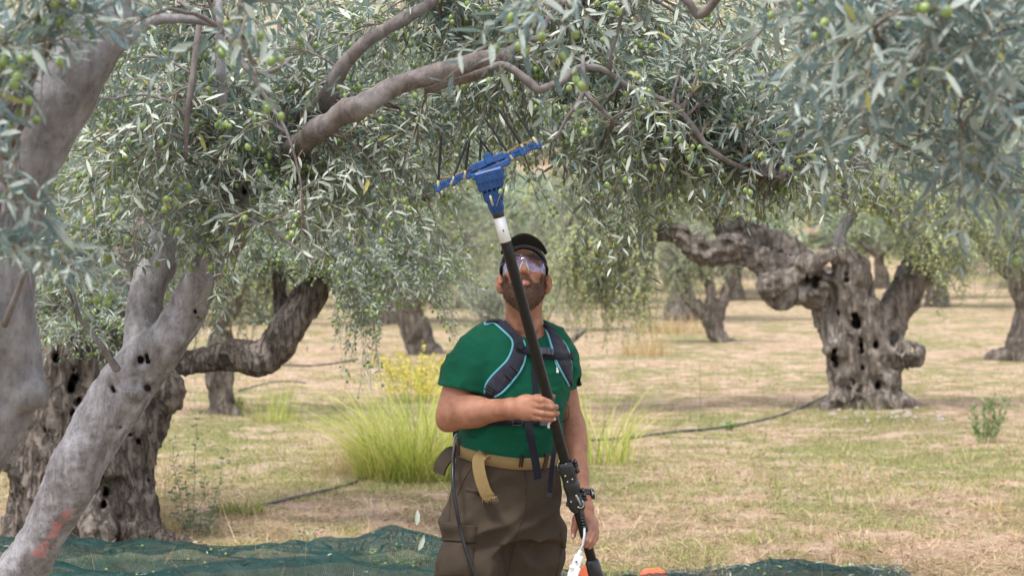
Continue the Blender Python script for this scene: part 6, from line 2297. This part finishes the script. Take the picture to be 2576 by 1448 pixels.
# thin twigs caught on the head
tube('caught_twig', [W(1272, 452, hd - .05), W(1262, 480, hd - .055), W(1248, 520, hd - .05)], .0012, MAT['twig'], PT, 5, 4)
# knob tapes
tube('pole_cap', [PC(1500), PC(1512)], [.0255, .018], MAT['black_plastic'], PT, 14, 1)

# ================================================================== nets, olives in the air
def net_mat():
    m, nt, bs = M('green_harvest_net')
    p = geopos(nt)
    f = tex_noise(nt, p, 9, 5, .6)
    c = ramp(nt, f, [(.3, (.002, .022, .019)), (.7, (.006, .052, .046))])
    nt.links.new(c, bs.inputs['Base Color'])
    bs.inputs['Roughness'].default_value = .6
    bs.inputs['Specular IOR Level'].default_value = .3
    tr = N(nt, 'ShaderNodeBsdfTransparent')
    ms = N(nt, 'ShaderNodeMixShader')
    uv = N(nt, 'ShaderNodeUVMap')
    # woven threads every 4 mm
    sp = N(nt, 'ShaderNodeSeparateXYZ')
    nt.links.new(uv.outputs[0], sp.inputs[0])
    a = math_n(nt, 'ABSOLUTE', math_n(nt, 'SINE', math_n(nt, 'MULTIPLY', sp.outputs[0], math.pi / .011)))
    b = math_n(nt, 'ABSOLUTE', math_n(nt, 'SINE', math_n(nt, 'MULTIPLY', sp.outputs[1], math.pi / .011)))
    hole = math_n(nt, 'MULTIPLY', math_n(nt, 'GREATER_THAN', a, .42), math_n(nt, 'GREATER_THAN', b, .42))
    nt.links.new(math_n(nt, 'MULTIPLY', hole, .68), ms.inputs[0])
    nt.links.new(bs.outputs[0], ms.inputs[1])
    nt.links.new(tr.outputs[0], ms.inputs[2])
    nt.links.new(ms.outputs[0], nt.nodes['Material Output'].inputs['Surface'])
    return m


MAT['net'] = net_mat()


def net(label, x0, x1, y0, y1, hf, seed, layers=1):
    nx, ny = int((x1 - x0) / .02), int((y1 - y0) / .02)
    X, Y = np.meshgrid(np.linspace(x0, x1, nx), np.linspace(y0, y1, ny))
    P = np.stack([X, Y, X * 0 + seed], -1)
    edge = .12 * noise(P * 1.3) + .05 * noise(P * 4)
    Yd = Y + edge * np.clip((Y - y0) / (y1 - y0) * 2 - .6, 0, 1)
    Yd = np.minimum(Yd, np.interp(X, [-9, .0, .35, 9], [9.7, 9.6, 9.22, 9.2]) + .06 * noise(P * 2.1)) if seed == 3 else Yd
    Z = hf(X, Yd)
    Z = np.maximum(Z + .025 * noise(P * 5) * np.clip(Z * 14, .2, 1) + .020 * (1 - 2 * np.abs(noise(np.stack([X * 5 + Y * 9, Y * 14, X * 0 + seed], -1)))), ground_z(X, Yd) + .012)
    v = np.stack([X, Yd, Z], -1).reshape(-1, 3)
    i = np.arange(ny - 1)[:, None] * nx + np.arange(nx - 1)[None]
    q = np.stack([i, i + 1, i + nx + 1, i + nx], -1).reshape(-1, 4)
    me = mesh_np('harvest_net', v, [q])
    uvl = me.uv_layers.new(name='UVMap')
    idx = np.empty(len(me.loops), np.int32)
    me.loops.foreach_get('vertex_index', idx)
    uvl.data.foreach_set('uv', np.stack([v[idx, 0], v[idx, 1] + v[idx, 2] * .8], -1).astype(np.float32).ravel())
    o = obj('harvest_net', me, MAT['net'])
    tag(o, label, 'net')
    r = np.random.default_rng(seed + 50)
    k = r.choice(len(v), 170)
    B = v[k] + [0, 0, .006]
    a = r.uniform(0, 6.28, 170)
    D = norm(np.stack([np.cos(a), np.sin(a), r.normal(size=170) * .3], -1))
    L = r.uniform(.03, .055, 170)
    lv, pl = leaves_geo(B, D, norm(np.array([0, 0, 1.]) + r.normal(size=(170, 3)) * .5), L, L * .1, 2)
    obj('fallen_leaves', mesh_np('fallen_leaves', lv, pl), MAT['leaf_main'], o, stuff=True)
    k = r.choice(len(v), 90)
    iv, jf = ICO1
    ov = (v[k][:, None] + [0, 0, .008] + iv[None] * .0095).reshape(-1, 3)
    obj('fallen_olives', mesh_np('fallen_olives', ov, [(jf[None] + (np.arange(90) * len(iv))[:, None, None]).reshape(-1, 3)]), MAT['olive'], o, stuff=True)
    return o


def sil(pts, d):
    us, vs = np.array(pts, float).T
    xs = d * (us - 1288) / F
    zs = CAMH + d * (650 - vs) / F
    return lambda X: np.interp(X, xs, zs)


r1 = sil([(-300, 1345), (0, 1347), (100, 1352), (200, 1356), (330, 1358), (430, 1364), (500, 1378), (560, 1386), (640, 1384), (700, 1376), (780, 1366), (870, 1348), (930, 1333), (968, 1327), (1010, 1334), (1100, 1346), (1200, 1365), (1320, 1400), (1420, 1432), (1520, 1446), (1620, 1445), (1680, 1460)], 9.35)
r2 = sil([(-300, 1400), (150, 1420), (330, 1440), (520, 1420), (620, 1404), (720, 1400), (860, 1402), (960, 1420), (1080, 1436), (1200, 1450), (1600, 1470)], 8.9)


def hfun(X, Y):
    y0 = 9.35 + .08 * np.sin(X * 3.1) + .04 * np.sin(X * 8)
    a = r1(X) * np.exp(-np.clip(np.abs(Y - y0) / .24, 0, 9) ** 1.6)
    b = r2(X) * np.exp(-np.clip(np.abs(Y - 8.9 - .06 * np.sin(X * 4)) / .17, 0, 9) ** 1.6)
    c = .10 * np.exp(-((Y - 8.45 - .1 * np.sin(X * 2.2)) / .13) ** 2)
    return np.maximum(np.maximum(a, b), c * (X < 1.2))


net('dark green harvest net rumpled into folds along the ground at the lower left', -3.4, 1.05, 7.5, 9.62, hfun, 3)


def hfun2(X, Y):
    z = np.interp(X, [1.05, 1.18, 1.33, 1.48, 1.63, 1.80, 1.98, 2.1], [.0, .05, .105, .112, .085, .075, .03, 0])
    return z * np.exp(-((Y - 8.95) / .25) ** 2)


net('small mound of dark green net at the bottom edge right of the man', 1.05, 2.15, 8.2, 9.35, hfun2, 8)
# orange bag end by the pole, second orange scrap further right
def rag(label, u, v, d, ru, rv, seed, white=False):
    c = W(u, v, d)
    k = d / F
    f = Field(c - .3, c + .3, .008)
    f.ell(c, (ru * k, .07, rv * k), 0)
    f.displace(lambda P: -.012 * noise(P * 22 + seed) - .006 * noise(P * 50), .05)
    t = obj('orange_bag', f.mesh('orange_bag'), MAT['orange'])
    tag(t, label, 'bag')
    return t


rag('orange bag lying at the bottom edge right of the pole', 1645, 1450, 8.7, 36, 20, 1)
rag('round orange object behind the lower end of the pole', 1474, 1452, 6.9, 26, 34, 5)
fo = unit_olive(MAT['olive'])
for i, (u, v, d, lb) in enumerate([(1285, 917, 5.1, 'x'), (1238, 620, 5.6, 'falling olive just below the blue comb head')][1:] + [(1259, 482, 5.3, 'falling olive in front of the blue comb housing')]):
    o = bpy.data.objects.new('falling_olive', fo)
    link(o)
    o.location = W(u, v, d)
    o.scale = (.007, .007, .010)
    tag(o, lb, 'olive', 'olives falling from the comb')
fl = unit_leaf(MAT['leaf_main'])
for (u, v, d, a, lb) in [(1048, 1322, 4.9, 10, 'falling olive leaf above the net peak'), (1052, 1385, 4.9, 30, 'small falling leaf in front of the net left of the man\'s thigh')]:
    o = bpy.data.objects.new('falling_leaf', fl)
    link(o)
    o.location = W(u, v, d)
    o.scale = (.08, .05, .08)
    o.rotation_euler = (R(75), R(a), R(20))
    tag(o, lb, 'leaf')
